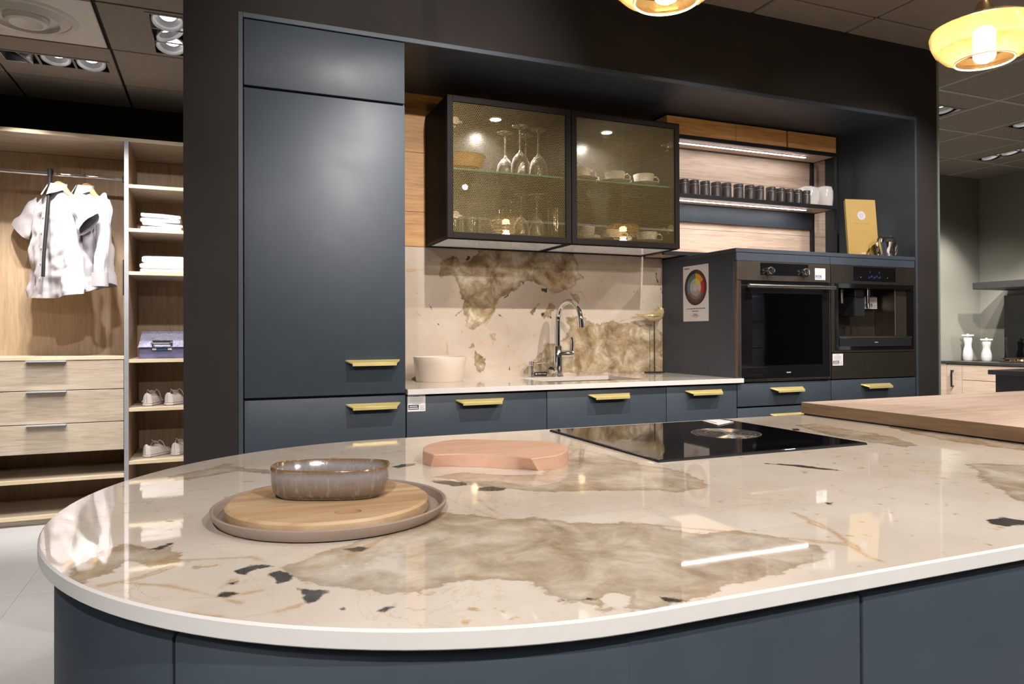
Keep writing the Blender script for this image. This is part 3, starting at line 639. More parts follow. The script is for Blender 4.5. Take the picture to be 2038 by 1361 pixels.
b.box(sx0 - 0.012, sx1 + 0.012, sy0 - 0.012, sy0, 0.74, 0.905); b.box(sx0 - 0.012, sx1 + 0.012, sy1, sy1 + 0.012, 0.74, 0.905)
b.box(sx0 - 0.012, sx1 + 0.012, sy0 - 0.012, sy1 + 0.012, 0.728, 0.74)
obj('basin', b, 'sink_grey', t); obj('drain', B().lathe([(0, 0.003), (0.03, 0.004), (0.043, 0.002), (0.045, 0)], 24, (1.624, 3.07, 0.74)), 'steel', t)

nx, nz = 300, 128
bs = B().grid(lambda u, v: (0.694 + u * 1.608, 3.385, 0.9272 + v * 0.6365), nx, nz)
bs.box(0.694, 2.302, 3.3852, 3.3945, 0.9272, 1.5637)
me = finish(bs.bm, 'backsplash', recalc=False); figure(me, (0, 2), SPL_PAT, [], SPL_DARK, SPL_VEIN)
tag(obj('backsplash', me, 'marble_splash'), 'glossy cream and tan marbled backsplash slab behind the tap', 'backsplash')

t = thing('back_panel', 'oak panelling on the niche back above the backsplash', 'panel', (2.1, YB, 1.57))
for k, (x0, x1) in enumerate(((0.694, 2.19), (2.191, 3.503))):
    for z0, z1 in ((1.566, 1.733), (1.7345, 2.02), (2.0215, 2.3045)):
        obj('board', B().box(x0, x1, 3.386, 3.3945, z0, z1, 0.0006), 'oak_warm' if k == 0 else 'oak_pale', t)

# ------------------------------------------------------------------ glass-fronted wall cabinets
CZ0, CZ1, CF = 1.566, 2.197, 3.032
def wall_cabinet(x0, x1, lab, hinge_side):
    t = thing('glass_front_cabinet', lab, 'cabinet', ((x0 + x1) / 2, CF, CZ0))
    yb = 3.384; yf = CF + 0.022
    obj('side_panel', B().box(x0 + 0.0005, x0 + 0.016, yf, yb, CZ0 + 0.012, CZ1), 'cab_side', t)
    obj('side_panel', B().box(x1 - 0.016, x1 - 0.0005, yf, yb, CZ0 + 0.012, CZ1), 'cab_side', t)
    b = B(); b.box(x0 + 0.016, x1 - 0.016, yb - 0.012, yb, CZ0 + 0.03, CZ1 - 0.016); obj('rear_panel', b, 'cab_inside', t)
    obj('top_panel', B().box(x0 + 0.016, x1 - 0.016, yf, yb, CZ1 - 0.016, CZ1), 'cab_side', t)
    obj('floor_panel', B().box(x0 + 0.016, x1 - 0.016, yf, yb, CZ0 + 0.012, CZ0 + 0.03), 'cab_inside', t)
    # pale glossy underside panel in its frame
    fr = B(); fr.box(x0 + 0.0005, x1 - 0.0005, yf, yf + 0.016, CZ0, CZ0 + 0.012); fr.box(x0 + 0.0005, x1 - 0.0005, yb - 0.012, yb, CZ0, CZ0 + 0.012)
    fr.box(x0 + 0.0005, x0 + 0.016, yf + 0.016, yb - 0.012, CZ0, CZ0 + 0.012); fr.box(x1 - 0.016, x1 - 0.0005, yf + 0.016, yb - 0.012, CZ0, CZ0 + 0.012)
    u = obj('underside_frame', fr, 'bronze_frame', t)
    obj('underside_panel', B().box(x0 + 0.016, x1 - 0.016, yf + 0.016, yb - 0.012, CZ0 + 0.004, CZ0 + 0.011), 'panel_frost', u)
    # door
    a = 0.027; X0, X1, Z0, Z1 = x0 + 0.0015, x1 - 0.0015, CZ0 + 0.002, CZ1 + 0.002
    b = B(); b.box(X0, X0 + a, CF, CF + 0.02, Z0, Z1, 0.001); b.box(X1 - a, X1, CF, CF + 0.02, Z0, Z1, 0.001)
    b.box(X0 + a, X1 - a, CF, CF + 0.02, Z0, Z0 + a, 0.001); b.box(X0 + a, X1 - a, CF, CF + 0.02, Z1 - a, Z1, 0.001)
    d = obj('door', b, 'bronze_frame', t)
    obj('glass_pane', B().box(X0 + a, X1 - a, CF + 0.007, CF + 0.011, Z0 + a, Z1 - a), 'perforated_glass', d)
    hx = X1 - a - 0.004 if hinge_side == 'r' else X0 + a + 0.004; s = -1 if hinge_side == 'r' else 1
    for z in (1.672, 2.092):
        b = B(); b.box(min(hx, hx + s * 0.018), max(hx, hx + s * 0.018), CF + 0.021, CF + 0.045, z - 0.012, z + 0.012, 0.003)
        b.box(min(hx + s * 0.01, hx + s * 0.05), max(hx + s * 0.01, hx + s * 0.05), CF + 0.03, CF + 0.042, z - 0.006, z + 0.006, 0.002)
        b.lathe([(0, 0), (0.017, 0), (0.017, 0.006), (0, 0.008)], 16, (hx + s * 0.012, CF + 0.012, z), axis=(0, 1, 0)); b.lathe([(0, 0), (0.006, 0), (0.006, 0.02), (0, 0.022)], 10, (hx + s * 0.012, CF + 0.03, z - 0.022), axis=(0, 1, 0))
        obj('hinge', b, 'steel', t)
    g = obj('glass_shelf', B().box(x0 + 0.017, x1 - 0.017, CF + 0.045, yb - 0.014, 1.882, 1.889), 'shelf_glass', t)
    obj('shelf_edge', B().box(x0 + 0.017, x1 - 0.017, CF + 0.0435, CF + 0.0448, 1.882, 1.889), 'shelf_edge_green', g)
    for sx in (x0 + 0.016, x1 - 0.024):
        for yy in (CF + 0.07, yb - 0.05): obj('shelf_pin', B().lathe([(0, 0), (0.004, 0), (0.004, 0.008), (0, 0.008)], 8, (sx, yy, 1.8775), axis=(1, 0, 0)), 'steel', t)
    px = (x0 + x1) / 2
    p = obj('downlight', B().lathe([(0.0, -0.001), (0.031, -0.001), (0.034, 0.004), (0.0, 0.004)], 24, (px, 3.232, CZ1 - 0.0212)), 'aluminium', t)
    obj('lens', B().lathe([(0, -0.0005), (0.026, -0.0005), (0.026, 0.0), (0, 0.0)], 24, (px, 3.232, CZ1 - 0.0226)), 'puck_white', p)
    spot((px, 3.232, CZ1 - 0.026), (px, 3.26, 1.6), 14.0, 165, 0.9, 0.02, (0.95, 0.97, 1.0))
    return t
wall_cabinet(0.945, 1.558, 'wall cabinet with perforated glass door holding stemware, left of the pair', 'l')
wall_cabinet(1.5585, 2.1705, 'wall cabinet with perforated glass door holding cups and saucers', 'r')
SH, FLR = 1.8893, 1.5965

# stemware standing upside down
def wine_glass():
    H = 0.245
    prof = [(0.042, 0.0), (0.0445, 0.03), (0.043, 0.06), (0.036, 0.088), (0.022, 0.108), (0.008, 0.121), (0.0042, 0.135), (0.0038, 0.20), (0.005, 0.228), (0.014, 0.239), (0.040, 0.2435), (0.040, H), (0, H)]
    inn = [(0.0, 0.112), (0.012, 0.107), (0.030, 0.09), (0.0405, 0.06), (0.043, 0.03), (0.041, 0.0)]
    return prof, inn
def make_wine(label, loc, group, s=1.0):
    t = thing('wine_glass', label, 'glass', loc, group)
    pr, inn = wine_glass()
    b = B().lathe([(r * s, z * s) for r, z in inn[::-1]][::-1] + [(r * s, z * s) for r, z in pr[:7]], 28, loc)
    obj('bowl', b, 'clear_glass', t)
    obj('stem', B().lathe([(r * s, z * s) for r, z in pr[6:9]], 12, loc), 'clear_glass', t)
    obj('foot', B().lathe([(r * s, z * s) for r, z in pr[8:]], 28, loc), 'clear_glass', t)
    return t
g1 = make_wine('upturned wine glass in front at the left on the upper glass shelf', (1.35, 3.16, SH), 'stemware on the upper glass shelf', 1.0)
for loc, s, lab in (((1.452, 3.175, SH), 0.99, 'upturned wine glass in front at the right on the upper glass shelf'),
                    ((1.325, 3.29, SH), 1.0, 'upturned wine glass at the back left on the upper glass shelf'),
                    ((1.44, 3.30, SH), 1.0, 'upturned wine glass at the back right on the upper glass shelf')):
    dup(g1, loc, None, lab, s)
for loc, s, lab in (((1.345, 3.14, FLR), 0.84, 'upturned wine glass at the front left on the cabinet floor'), ((1.475, 3.24, FLR), 0.95, 'upturned wine glass beside the tall tumblers'),
                    ((1.352, 3.29, FLR), 0.84, 'upturned wine glass at the back left on the cabinet floor'), ((1.425, 3.14, FLR), 0.78, 'short upturned wine glass in the middle of the cabinet floor')):
    o = dup(g1, loc, None, lab, s); o['group'] = 'stemware on the cabinet floor'
def tumbler(label, loc, r, h, name='tumbler', group='tumblers on the cabinet floor', taper=0.92):
    b = B().lathe([(0, 0.006), (r * taper - 0.003, 0.008), (r - 0.003, h * 0.8), (r - 0.002, h), (r, h), (r, h * 0.8), (r * taper, 0.0), (0, 0)], 28, loc)
    return tag(obj(name, b, 'tumbler_glass'), label, 'glass', group)
tumbler('low glass tumbler at the front left of the cabinet floor', (1.103, 3.160, FLR + 0.0044), 0.040, 0.082)
tumbler('low glass tumbler behind the left tumbler', (1.02, 3.192, FLR + 0.0044), 0.039, 0.085)
tumbler('low glass tumbler near the cork bottle', (1.065, 3.30, FLR), 0.042, 0.085)
tumbler('tall clear highball glass at the right of the stemware', (1.512, 3.115, FLR), 0.036, 0.145)
tumbler('tall clear highball glass behind the right one', (1.498, 3.32, FLR), 0.036, 0.15)
t = thing('corked_bottle', 'small clear bottle with a cork at the left cabinet edge', 'bottle', (1.013, 3.28, FLR))
obj('body', B().lathe([(0, 0), (0.032, 0), (0.034, 0.01), (0.034, 0.055), (0.02, 0.075), (0.012, 0.083), (0.012, 0.098), (0.009, 0.098)], 20, (1.013, 3.28, FLR)), 'tumbler_glass', t)
obj('cork', B().lathe([(0, 0), (0.010, 0), (0.012, 0.022), (0, 0.022)], 14, (1.013, 3.28, FLR + 0.094)), 'bowl_wood', t)
t = thing('ridged_jar', 'small ridged glass jar left of the upturned wine glasses', 'jar', (1.235, 3.15, FLR))
pr = [(0, 0), (0.03, 0)]
for k in range(5): pr += [(0.036, 0.008 + k * 0.015), (0.036, 0.014 + k * 0.015), (0.032, 0.018 + k * 0.015)]
obj('body', B().lathe(pr + [(0.03, 0.08)], 24, (1.235, 3.15, FLR)), 'tumbler_glass', t)
obj('stopper', B().lathe([(0.016, 0.08), (0.016, 0.105), (0.018, 0.107), (0.0165, 0.128), (0, 0.13)], 18, (1.235, 3.15, FLR)), 'clear_glass', t)
tag(obj('plate', B().lathe([(0, 0), (0.060, 0), (0.088, 0.0042), (0.0885, 0.0062), (0.060, 0.0042), (0, 0.0042)], 40, (1.062, 3.175, FLR)), 'porcelain'), 'small white plate under the low tumblers at the left', 'plate')
t = tag(obj('wooden_bowl', B().lathe([(0, 0), (0.055, 0), (0.085, 0.02), (0.102, 0.075), (0.105, 0.077), (0.098, 0.076), (0.08, 0.03), (0, 0.012)], 40, (1.07, 3.18, SH)), 'bowl_wood'), 'light wooden bowl on the upper glass shelf', 'bowl')
def dome(label, loc, r):
    t = thing('smoked_goblet', label, 'goblet', loc, 'smoked goblets in the wooden bowl')
    obj('cup', B().lathe([(r * 0.82, 0.0), (r, r * 0.5), (r * 0.97, r * 0.9), (r * 0.72, r * 1.35), (r * 0.35, r * 1.6), (0.0, r * 1.66)], 26, (loc[0], loc[1], loc[2] + 0.03)), 'gold_glass', t)
    obj('base', B().lathe([(0, 0), (r * 0.7, 0), (r * 0.6, 0.006), (r * 0.2, 0.012), (r * 0.2, 0.022), (r * 0.75, 0.031)], 24, loc), 'gold_glass', t)
dome('smoked dome-shaped glass standing behind the wooden bowl at the right', (1.150, 3.318, SH), 0.046)
dome('smoked dome-shaped glass at the left edge behind the bowl', (1.04, 3.318, SH), 0.046)

# cups and saucers
def make_cup(label, loc, rot, r=0.05, h=0.052, group=''):
    t = thing('cup_and_saucer', label, 'cup', loc, group)
    x, y, z = loc
    obj('saucer', B().lathe([(0, 0.002), (0.032, 0.0), (0.034, 0.003), (0.062, 0.010), (0.078, 0.019), (0.079, 0.0215), (0.062, 0.014), (0.03, 0.007), (0, 0.007)], 36, loc), 'porcelain', t)
    c = (x, y, z + 0.0072)
    obj('cup', B().lathe([(0, 0), (r * 0.62, 0), (r * 0.66, 0.004), (r * 0.88, h * 0.4), (r * 0.97, h * 0.8), (r, h), (r - 0.0028, h), (r * 0.9, h * 0.75), (r * 0.8, h * 0.4), (r * 0.5, 0.006), (0, 0.005)], 36, c), 'porcelain', t)
    dx, dy = math.cos(rot), math.sin(rot)
    path = [(x + dx * q, y + dy * q, c[2] + w) for q, w in ((r * 0.93, h * 0.82), (r * 1.25, h * 0.88), (r * 1.5, h * 0.66), (r * 1.48, h * 0.40), (r * 1.2, h * 0.24), (r * 0.80, h * 0.26))]
    obj('handle', B().tube(path, 0.0042, 8), 'porcelain', t)
    return t
G1, G2 = 'cups on the upper glass shelf', 'cups on the cabinet floor'
make_cup('white cup on a saucer at the left of the upper glass shelf', (1.680, 3.16, SH), -0.35, 0.047, 0.062, G1)
make_cup('white cup on a saucer in the middle of the upper glass shelf', (1.868, 3.16, SH), -0.35, 0.053, 0.058, G1)
make_cup('white cup on a saucer at the right of the upper glass shelf', (2.036, 3.155, SH), -0.2, 0.054, 0.058, G1)
make_cup('white cup on a saucer behind the left and middle cups on the upper glass shelf', (1.795, 3.285, SH), 0.5, 0.05, 0.05, G1)
make_cup('white cup on a saucer behind the middle and right cups on the upper glass shelf', (1.99, 3.285, SH), 0.5, 0.05, 0.05, G1)
tag(obj('beaker', B().lathe([(0, 0), (0.030, 0), (0.032, 0.003), (0.0375, 0.06), (0.0375, 0.064), (0.035, 0.064), (0.029, 0.006), (0, 0.005)], 32, (1.70, 3.14, FLR + 0.008)), 'porcelain'), 'white handleless beaker at the left of the cabinet floor', 'cup', G2)
tag(obj('saucer', B().lathe([(0, 0.002), (0.034, 0.0), (0.07, 0.008), (0.071, 0.0105), (0.04, 0.0075), (0, 0.0075)], 36, (1.70, 3.14, FLR)), 'porcelain'), 'white saucer under the handleless beaker', 'saucer', G2)
make_cup('white cup on a saucer in the middle of the cabinet floor', (1.845, 3.15, FLR), -0.4, 0.051, 0.056, G2)
make_cup('white cup on a saucer at the right of the cabinet floor', (2.05, 3.15, FLR), -0.25, 0.055, 0.055, G2)
make_cup('white cup on a saucer behind the beaker on the cabinet floor', (1.80, 3.287, FLR), 0.5, 0.05, 0.045, G2)
make_cup('white cup on a saucer behind the right cup on the cabinet floor', (1.99, 3.287, FLR), 0.4, 0.05, 0.045, G2)

# ------------------------------------------------------------------ open shelf unit with LED strips
SF, SR, SX0, SX1 = 3.190, 3.384, 2.180, 3.392
t = thing('open_shelf', 'open oak shelves in a black metal frame with LED strips', 'shelf', (2.79, SF, 1.56))
for x, y in ((SX1 - 0.002, SF), (SX1 - 0.018, SR - 0.020)):
    obj('post', B().box(x, x + 0.018, y, y + 0.018, 1.556, 2.206, 0.001), 'black_metal', t)
obj('post', B().box(SX0 + 0.002, SX0 + 0.018, SR - 0.02, SR - 0.002, 1.575, 2.206, 0.001), 'black_metal', t)
for nm, z in (('lower_shelf', 1.5565), ('middle_shelf', 1.868), ('upper_shelf', 2.18)):
    s = obj(nm, B().box(SX0, SX1 - 0.004, SF + 0.017, SR - 0.021, z + 0.003, z + 0.019), 'oak_pale', t)
    b = B(); b.box(SX0, SX1 - 0.0025, SF, SF + 0.0165, z, z + 0.021, 0.001); b.box(SX1 - 0.0035, SX1 + 0.0, SF + 0.0185, SR - 0.021, z, z + 0.021); b.box(SX0, SX1 - 0.019, SR - 0.0205, SR, z, z + 0.021)
    obj('metal_rim', b, 'black_metal', s)
    if z > 1.7:
        l = obj('led_profile', B().box(2.22, 3.276, 3.266, 3.279, z - 0.001, z + 0.0035), 'aluminium', s)
        obj('led_strip', B().box(2.222, 3.232, 3.2675, 3.2775, z - 0.0024, z - 0.0011), 'led_white', t)
obj('rear_rail', B().box(SX0 + 0.02, 3.372, SR - 0.018, SR - 0.004, 1.772, 1.867), 'blue_lacquer', t)
G = 'oak boxes on top of the open shelves'
for x0, x1, lab in ((2.205, 2.655, 'long oak box front on the open shelves, next to the glass cabinet'), (2.657, 3.012, 'oak box front in the middle above the open shelves'), (3.026, 3.388, 'oak box front at the right end above the open shelves')):
    tb = thing('oak_box', lab, 'box', ((x0 + x1) / 2, SF, 2.2015), G)
    obj('front_panel', B().box(x0, x1, SF + 0.001, SF + 0.017, 2.2015, 2.294, 0.0008), 'oak_box', tb)
    b = B(); b.box(x0, x0 + 0.014, SF + 0.017, SR - 0.004, 2.2015, 2.294); b.box(x1 - 0.014, x1, SF + 0.017, SR - 0.004, 2.2015, 2.294); b.box(x0 + 0.014, x1 - 0.014, SR - 0.018, SR - 0.004, 2.2015, 2.294); b.box(x0 + 0.014, x1 - 0.014, SF + 0.017, SR - 0.018, 2.2015, 2.212)
    obj('carcass', b, 'oak_box', tb)

# jars
def make_jar(label, loc):
    t = thing('spice_jar', label, 'jar', loc, 'dark jars on the middle open shelf')
    r = 0.0275
    obj('body', B().lathe([(0, 0), (r * 0.9, 0), (r, 0.004), (r, 0.056), (r * 0.93, 0.060), (0, 0.060)], 24, loc), 'jar_dark', t)
    obj('seal', B().lathe([(0, 0.0595), (r * 0.90, 0.0595), (r * 0.90, 0.0625), (0, 0.0625)], 20, loc), 'aluminium', t)
    obj('lid', B().lathe([(0, 0.062), (r * 0.97, 0.062), (r * 1.0, 0.065), (r * 1.0, 0.079), (r * 0.93, 0.083), (0, 0.083)], 24, loc), 'jar_dark', t)
    return t
JX = [2.342, 2.407, 2.481, 2.554, 2.621, 2.704, 2.781, 2.852, 2.934, 3.007, 3.071, 3.135, 3.197]
ORD = ['first', 'second', 'third', 'fourth', 'fifth', 'sixth', 'seventh', 'eighth', 'ninth', 'tenth', 'eleventh', 'twelfth', 'last']
JZ = 1.889
jar0 = make_jar('dark lidded jar, first from the left in the row on the open shelf', (JX[0], 3.235, JZ))
for k in range(1, 13):
    dup(jar0, (JX[k], 3.235 + random.uniform(-0.004, 0.004), JZ), random.uniform(0, 6), 'dark lidded jar, %s from the left in the row on the open shelf' % ORD[k])
tag(obj('white_jar', B().lathe([(0, 0), (0.052, 0), (0.056, 0.006), (0.067, 0.05), (0.068, 0.085), (0.06, 0.112), (0.04, 0.122), (0, 0.124)], 32, (3.262, 3.290, 1.887)), 'porcelain'), 'round white jar behind the end of the dark jars', 'jar')
tag(obj('white_jar', B().lathe([(0, 0), (0.045, 0), (0.048, 0.006), (0.052, 0.05), (0.052, 0.09), (0.045, 0.114), (0.03, 0.12), (0, 0.121)], 32, (3.345, 3.245, 1.889)), 'porcelain'), 'narrower white jar at the right end of the open shelf', 'jar')

# yellow brochure and chrome vase on the tower
t = thing('yellow_brochure', 'standing yellow brochure with a pale round emblem on the tower top', 'brochure', (3.305, 2.93, 1.5498))
ang = 0.20; u = Vector((math.cos(ang), -math.sin(ang), 0)); n = Vector((-math.sin(ang), -math.cos(ang), 0)); c0 = Vector((3.312, 2.93, 1.5498))
up = (Vector((0, 0, 1)) - n * 0.10).normalized(); nn = u.cross(up).normalized(); nn = nn if nn.y < 0 else -nn
obj('cover', B().obox(c0 + up * 0.167, u, nn, up, 0.0935, 0.002, 0.167), 'yellow_card', t)
obj('pages', B().obox(c0 + up * 0.164 - nn * 0.006 - u * 0.004, u, nn, up, 0.092, 0.0036, 0.162), 'card_edge', t)
F = lambda a, b_, z: c0 + u * a + up * b_ + nn * z
b = B().ring(0, 0.025, 0, 2 * PI, 0, lambda x, y, z: F(x, y + 0.243, 0.0026), 40); e = obj('emblem', b, 'lilac', t, recalc=False)
b = B().ring(0.008, 0.010, 0, 2 * PI, 0, lambda x, y, z: F(x, y + 0.243, 0.0029), 24); obj('emblem_ring', b, 'yellow_card', e, recalc=False)
b = B()
for x0, x1 in ((-0.05, -0.028), (-0.024, -0.012), (-0.008, 0.05)): b.quad([F(x0, 0.196, 0.0026), F(x1, 0.196, 0.0026), F(x1, 0.200, 0.0026), F(x0, 0.200, 0.0026)])
obj('title_print', b, 'card_edge', t, recalc=False)
b = B().quad([F(-0.015, 0.03, 0.0026), F(0.015, 0.03, 0.0026), F(0.015, 0.033, 0.0026), F(-0.015, 0.033, 0.0026)]); obj('foot_print', b, 'paper', t, recalc=False)

vx, vy, vz = 3.395, 2.855, 1.5497
t = thing('chrome_jug', 'small chrome jug with curved handles beside the yellow brochure', 'jug', (vx, vy, vz))
obj('body', B().lathe([(0, 0), (0.030, 0), (0.032, 0.004), (0.034, 0.03), (0.044, 0.06), (0.052, 0.082), (0.048, 0.100), (0.030, 0.112), (0.012, 0.117), (0, 0.118)], 32, (vx, vy, vz)), 'chrome', t)
for s in (-1, 1):
    obj('handle', B().tube([(vx + s * q, vy - 0.004 * s, vz + w) for q, w in ((0.022, 0.114), (0.045, 0.113), (0.062, 0.098), (0.070, 0.07), (0.067, 0.035), (0.058, 0.006))], [0.006, 0.006, 0.006, 0.0055, 0.005, 0.004], 8), 'chrome', t)

# ------------------------------------------------------------------ built-in oven, coffee machine, warming drawer
def sticker(name, label, o, u, v, w, h, box=True):
    """price card: o = lower left corner, u/v directions"""
    o, u, v = Vector(o), Vector(u), Vector(v); n = u.cross(v)
    t = thing(name, label, 'price tag', o, 'price cards on the appliances and drawers')
    obj('card', B().obox(o + u * w / 2 + v * h / 2 + n * 0.0006, u, v, n, w / 2, h / 2, 0.0006), 'paper', t)
    P = lambda a, b: o + u * (a * w) + v * (b * h) + n * 0.0014
    q = lambda bb, a0, a1, b0, b1: bb.quad([P(a0, b0), P(a1, b0), P(a1, b1), P(a0, b1)])
    b = B(); q(b, 0.04, 0.62, 0.12, 0.40); e = obj('blue_field', b, 'ink_blue', t, recalc=False)
    P = lambda a, b: o + u * (a * w) + v * (b * h) + n * 0.0017
    b = B(); q(b, 0.10, 0.54, 0.29, 0.34); q(b, 0.07, 0.58, 0.17, 0.23); obj('field_print', b, 'paper', e, recalc=False)
    P = lambda a, b: o + u * (a * w) + v * (b * h) + n * 0.0014
    b = B(); q(b, 0.34, 0.66, 0.89, 0.92)
    for k in range(4): q(b, 0.12, 0.88 - 0.05 * (k % 2), 0.78 - k * 0.075, 0.80 - k * 0.075)
    q(b, 0.28, 0.76, 0.46, 0.485); q(b, 0.70, 0.95, 0.30, 0.32); q(b, 0.70, 0.90, 0.22, 0.24); q(b, 0.68, 0.96, 0.11, 0.14)
    obj('print', b, 'ink_grey', t, recalc=False)
    return t
UX, UZ = (1, 0, 0), (0, 0, 1)

X0, X1 = 2.3055, 2.8930
t = thing('oven', 'built-in oven with black glass door and steel control strip', 'oven', (2.6, D, 0.906))
obj('control_strip', B().box(X0, X1, D - 0.004, D + 0.03, 1.396, 1.4885, 0.001), 'steel_dark', t)
cg = obj('control_glass', B().box(2.444, 2.745, D - 0.0055, D - 0.0035, 1.424, 1.483), 'black_glass', t)
for x in (2.492, 2.716):
    b = B().lathe([(0, 0), (0.019, 0), (0.0195, 0.004), (0.0175, 0.026), (0.016, 0.028), (0, 0.029)], 28, (x, D - 0.005, 1.444), axis=(0, -1, 0))
    k = obj('knob', b, 'chrome', t)
    obj('pointer', B().obox((x, D - 0.0345, 1.444), (0.5, 0, 0.86), (0.86, 0, -0.5), (0, 1, 0), 0.013, 0.0012, 0.0008), 'black_enamel', k)
b = B(); b.box(X0, X0 + 0.012, D - 0.002, D + 0.02, 0.908, 1.3955, 0.001); b.box(X1 - 0.014, X1, D - 0.002, D + 0.02, 0.908, 1.3955, 0.001); b.box(X0 + 0.012, X1 - 0.014, D - 0.002, D + 0.02, 0.908, 0.918, 0.001)
obj('body_frame', b, 'steel_dark', t)
b = B(); a0, a1, c0z, c1z = X0 + 0.014, X1 - 0.016, 0.920, 1.393
w0, w1, v0, v1 = 2.385, 2.828, 0.985, 1.335
b.box(a0, w0, D - 0.012, D - 0.002, c0z, c1z); b.box(w1, a1, D - 0.012, D - 0.002, c0z, c1z); b.box(w0, w1, D - 0.012, D - 0.002, c0z, v0); b.box(w0, w1, D - 0.012, D - 0.002, v1, c1z)
dr = obj('door', b, 'black_glass', t)
obj('window', B().box(w0, w1, D - 0.0125, D - 0.0085, v0, v1), 'oven_glass', dr)
e = 0.003; b = B(); b.box(a0 - e, a0, D - 0.013, D - 0.002, c0z, c1z); b.box(a1, a1 + e, D - 0.013, D - 0.002, c0z, c1z); b.box(a0, a1, D - 0.013, D - 0.002, c0z - e, c0z)
obj('door_edge', b, 'steel', dr)
b = B().tube([(2.335, D - 0.05, 1.367), (2.875, D - 0.05, 1.367)], 0.0095, 14)
for x in (2.36, 2.85): b.box(x - 0.012, x + 0.012, D - 0.046, D - 0.012, 1.360, 1.374, 0.001)
obj('handle', b, 'steel', dr)
obj('badge', B().box(2.595, 2.622, D - 0.0135, D - 0.0121, 0.946, 0.951), 'aluminium', dr)
b = B(); cy0, cy1 = D + 0.015, D + 0.42
b.box(w0 - 0.01, w0, cy0, cy1, v0 - 0.02, v1 + 0.01); b.box(w1, w1 + 0.01, cy0, cy1, v0 - 0.02, v1 + 0.01); b.box(w0, w1, cy1 - 0.01, cy1, v0 - 0.02, v1 + 0.01); b.box(w0, w1, cy0, cy1 - 0.01, v0 - 0.02, v0 - 0.01); b.box(w0, w1, cy0, cy1 - 0.01, v1, v1 + 0.01)
obj('cavity', b, 'oven_cavity', t)
point((2.60, D + 0.30, 1.32), 0.35, 0.02, (0.8, 0.92, 1.0))  # fill light added to bring out the dark cavity
for z in (1.07, 1.20):
    b = B(); b.tube([(w0 + 0.012, cy0 + 0.03, z), (w1 - 0.012, cy0 + 0.03, z)], 0.004, 8); b.tube([(w0 + 0.012, cy1 - 0.03, z), (w1 - 0.012, cy1 - 0.03, z)], 0.004, 8)
    for k in range(13): b.tube([(w0 + 0.02 + k * 0.0335, cy0 + 0.03, z), (w0 + 0.02 + k * 0.0335, cy1 - 0.03, z)], 0.0022, 6)
    obj('rack', b, 'steel', t)
for x in (w0 + 0.006, w1 - 0.006):
    b = B()
    for y in (cy0 + 0.05, cy1 - 0.12): b.tube([(x, y, v0), (x, y, v1 - 0.02)], 0.0028, 6)
    for k in range(6): b.tube([(x, cy0 + 0.05, v0 + 0.04 + k * 0.045), (x, cy1 - 0.12, v0 + 0.04 + k * 0.045)], 0.002, 6)
    obj('side_rail', b, 'chrome', t)
sticker('price_card', 'white price card stuck on the oven control strip', (2.789, D - 0.0042, 1.409), UX, UZ, 0.068, 0.058)

X0, X1 = 2.8985, 3.4995
t = thing('coffee_machine', 'built-in coffee machine with a dark recess and spouts', 'coffee machine', (3.2, D, 1.041))
o0, o1, p0, p1 = 2.925, 3.478, 1.058, 1.390
b = B(); b.box(X0, X1, D - 0.004, D + 0.03, p1 + 0.004, 1.4885, 0.001); b.box(X0, o0 - 0.004, D - 0.004, D + 0.03, 1.041, p1 + 0.004, 0.001); b.box(o1 + 0.004, X1, D - 0.004, D + 0.03, 1.041, p1 + 0.004, 0.001); b.box(o0 - 0.004, o1 + 0.004, D - 0.004, D + 0.03, 1.041, p0 - 0.004, 0.001)
obj('front_frame', b, 'steel_darker', t)
b = B(); b.box(o0 - 0.004, o0 + 0.018, D - 0.006, D + 0.02, p0 - 0.004, p1 + 0.004); b.box(o1 - 0.014, o1 + 0.004, D - 0.006, D + 0.02, p0 - 0.004, p1 + 0.004); b.box(o0 + 0.018, o1 - 0.014, D - 0.006, D + 0.02, p1 - 0.018, p1 + 0.004); b.box(o0 + 0.018, o1 - 0.014, D - 0.006, D + 0.02, p0 - 0.004, 1.122)
obj('glass_surround', b, 'black_glass', t)
b = B(); by = D + 0.15
b.box(o0, o1, by, by + 0.01, p0, p1); b.box(o0, o0 + 0.01, D + 0.02, by, p0, p1); b.box(o1 - 0.01, o1, D + 0.02, by, p0, p1); b.box(o0 + 0.01, o1 - 0.01, D + 0.02, by, p1 - 0.012, p1); b.box(o0 + 0.01, o1 - 0.01, D + 0.02, by, 1.112, 1.121)
obj('recess', b, 'steel_darker', t)
obj('milk_cover', B().box(o1 - 0.10, o1 - 0.012, D + 0.022, by - 0.001, 1.1215, p1 - 0.013, 0.002), 'steel_dark', t)
dp = obj('display', B().box(3.05, 3.350, D - 0.0055, D - 0.0035, 1.411, 1.484), 'black_glass', t)
b = B()
for k, x in enumerate((3.155, 3.168, 3.176, 3.19, 3.2, 3.212, 3.224, 3.235)): b.box(x, x + 0.006, D - 0.0062, D - 0.0056, 1.424 + 0.004 * (k % 3), 1.434 + 0.004 * (k % 3))
for x in (3.162, 3.228): b.box(x, x + 0.005, D - 0.0062, D - 0.0056, 1.452, 1.462)
obj('display_print', b, 'display_blue', dp)
for x in (3.10, 3.29): obj('touch_key', B().lathe([(0, 0), (0.002, 0), (0.002, 0.0006), (0, 0.0006)], 10, (x, D - 0.0056, 1.43), axis=(0, -1, 0)), 'aluminium', dp)
b = B(); b.box(3.095, 3.168, D + 0.035, by - 0.002, 1.228, 1.330, 0.003); b.box(3.10, 3.163, D + 0.03, by - 0.002, 1.331, 1.372, 0.004)
sp_ = obj('spout_block', b, 'black_enamel', t)
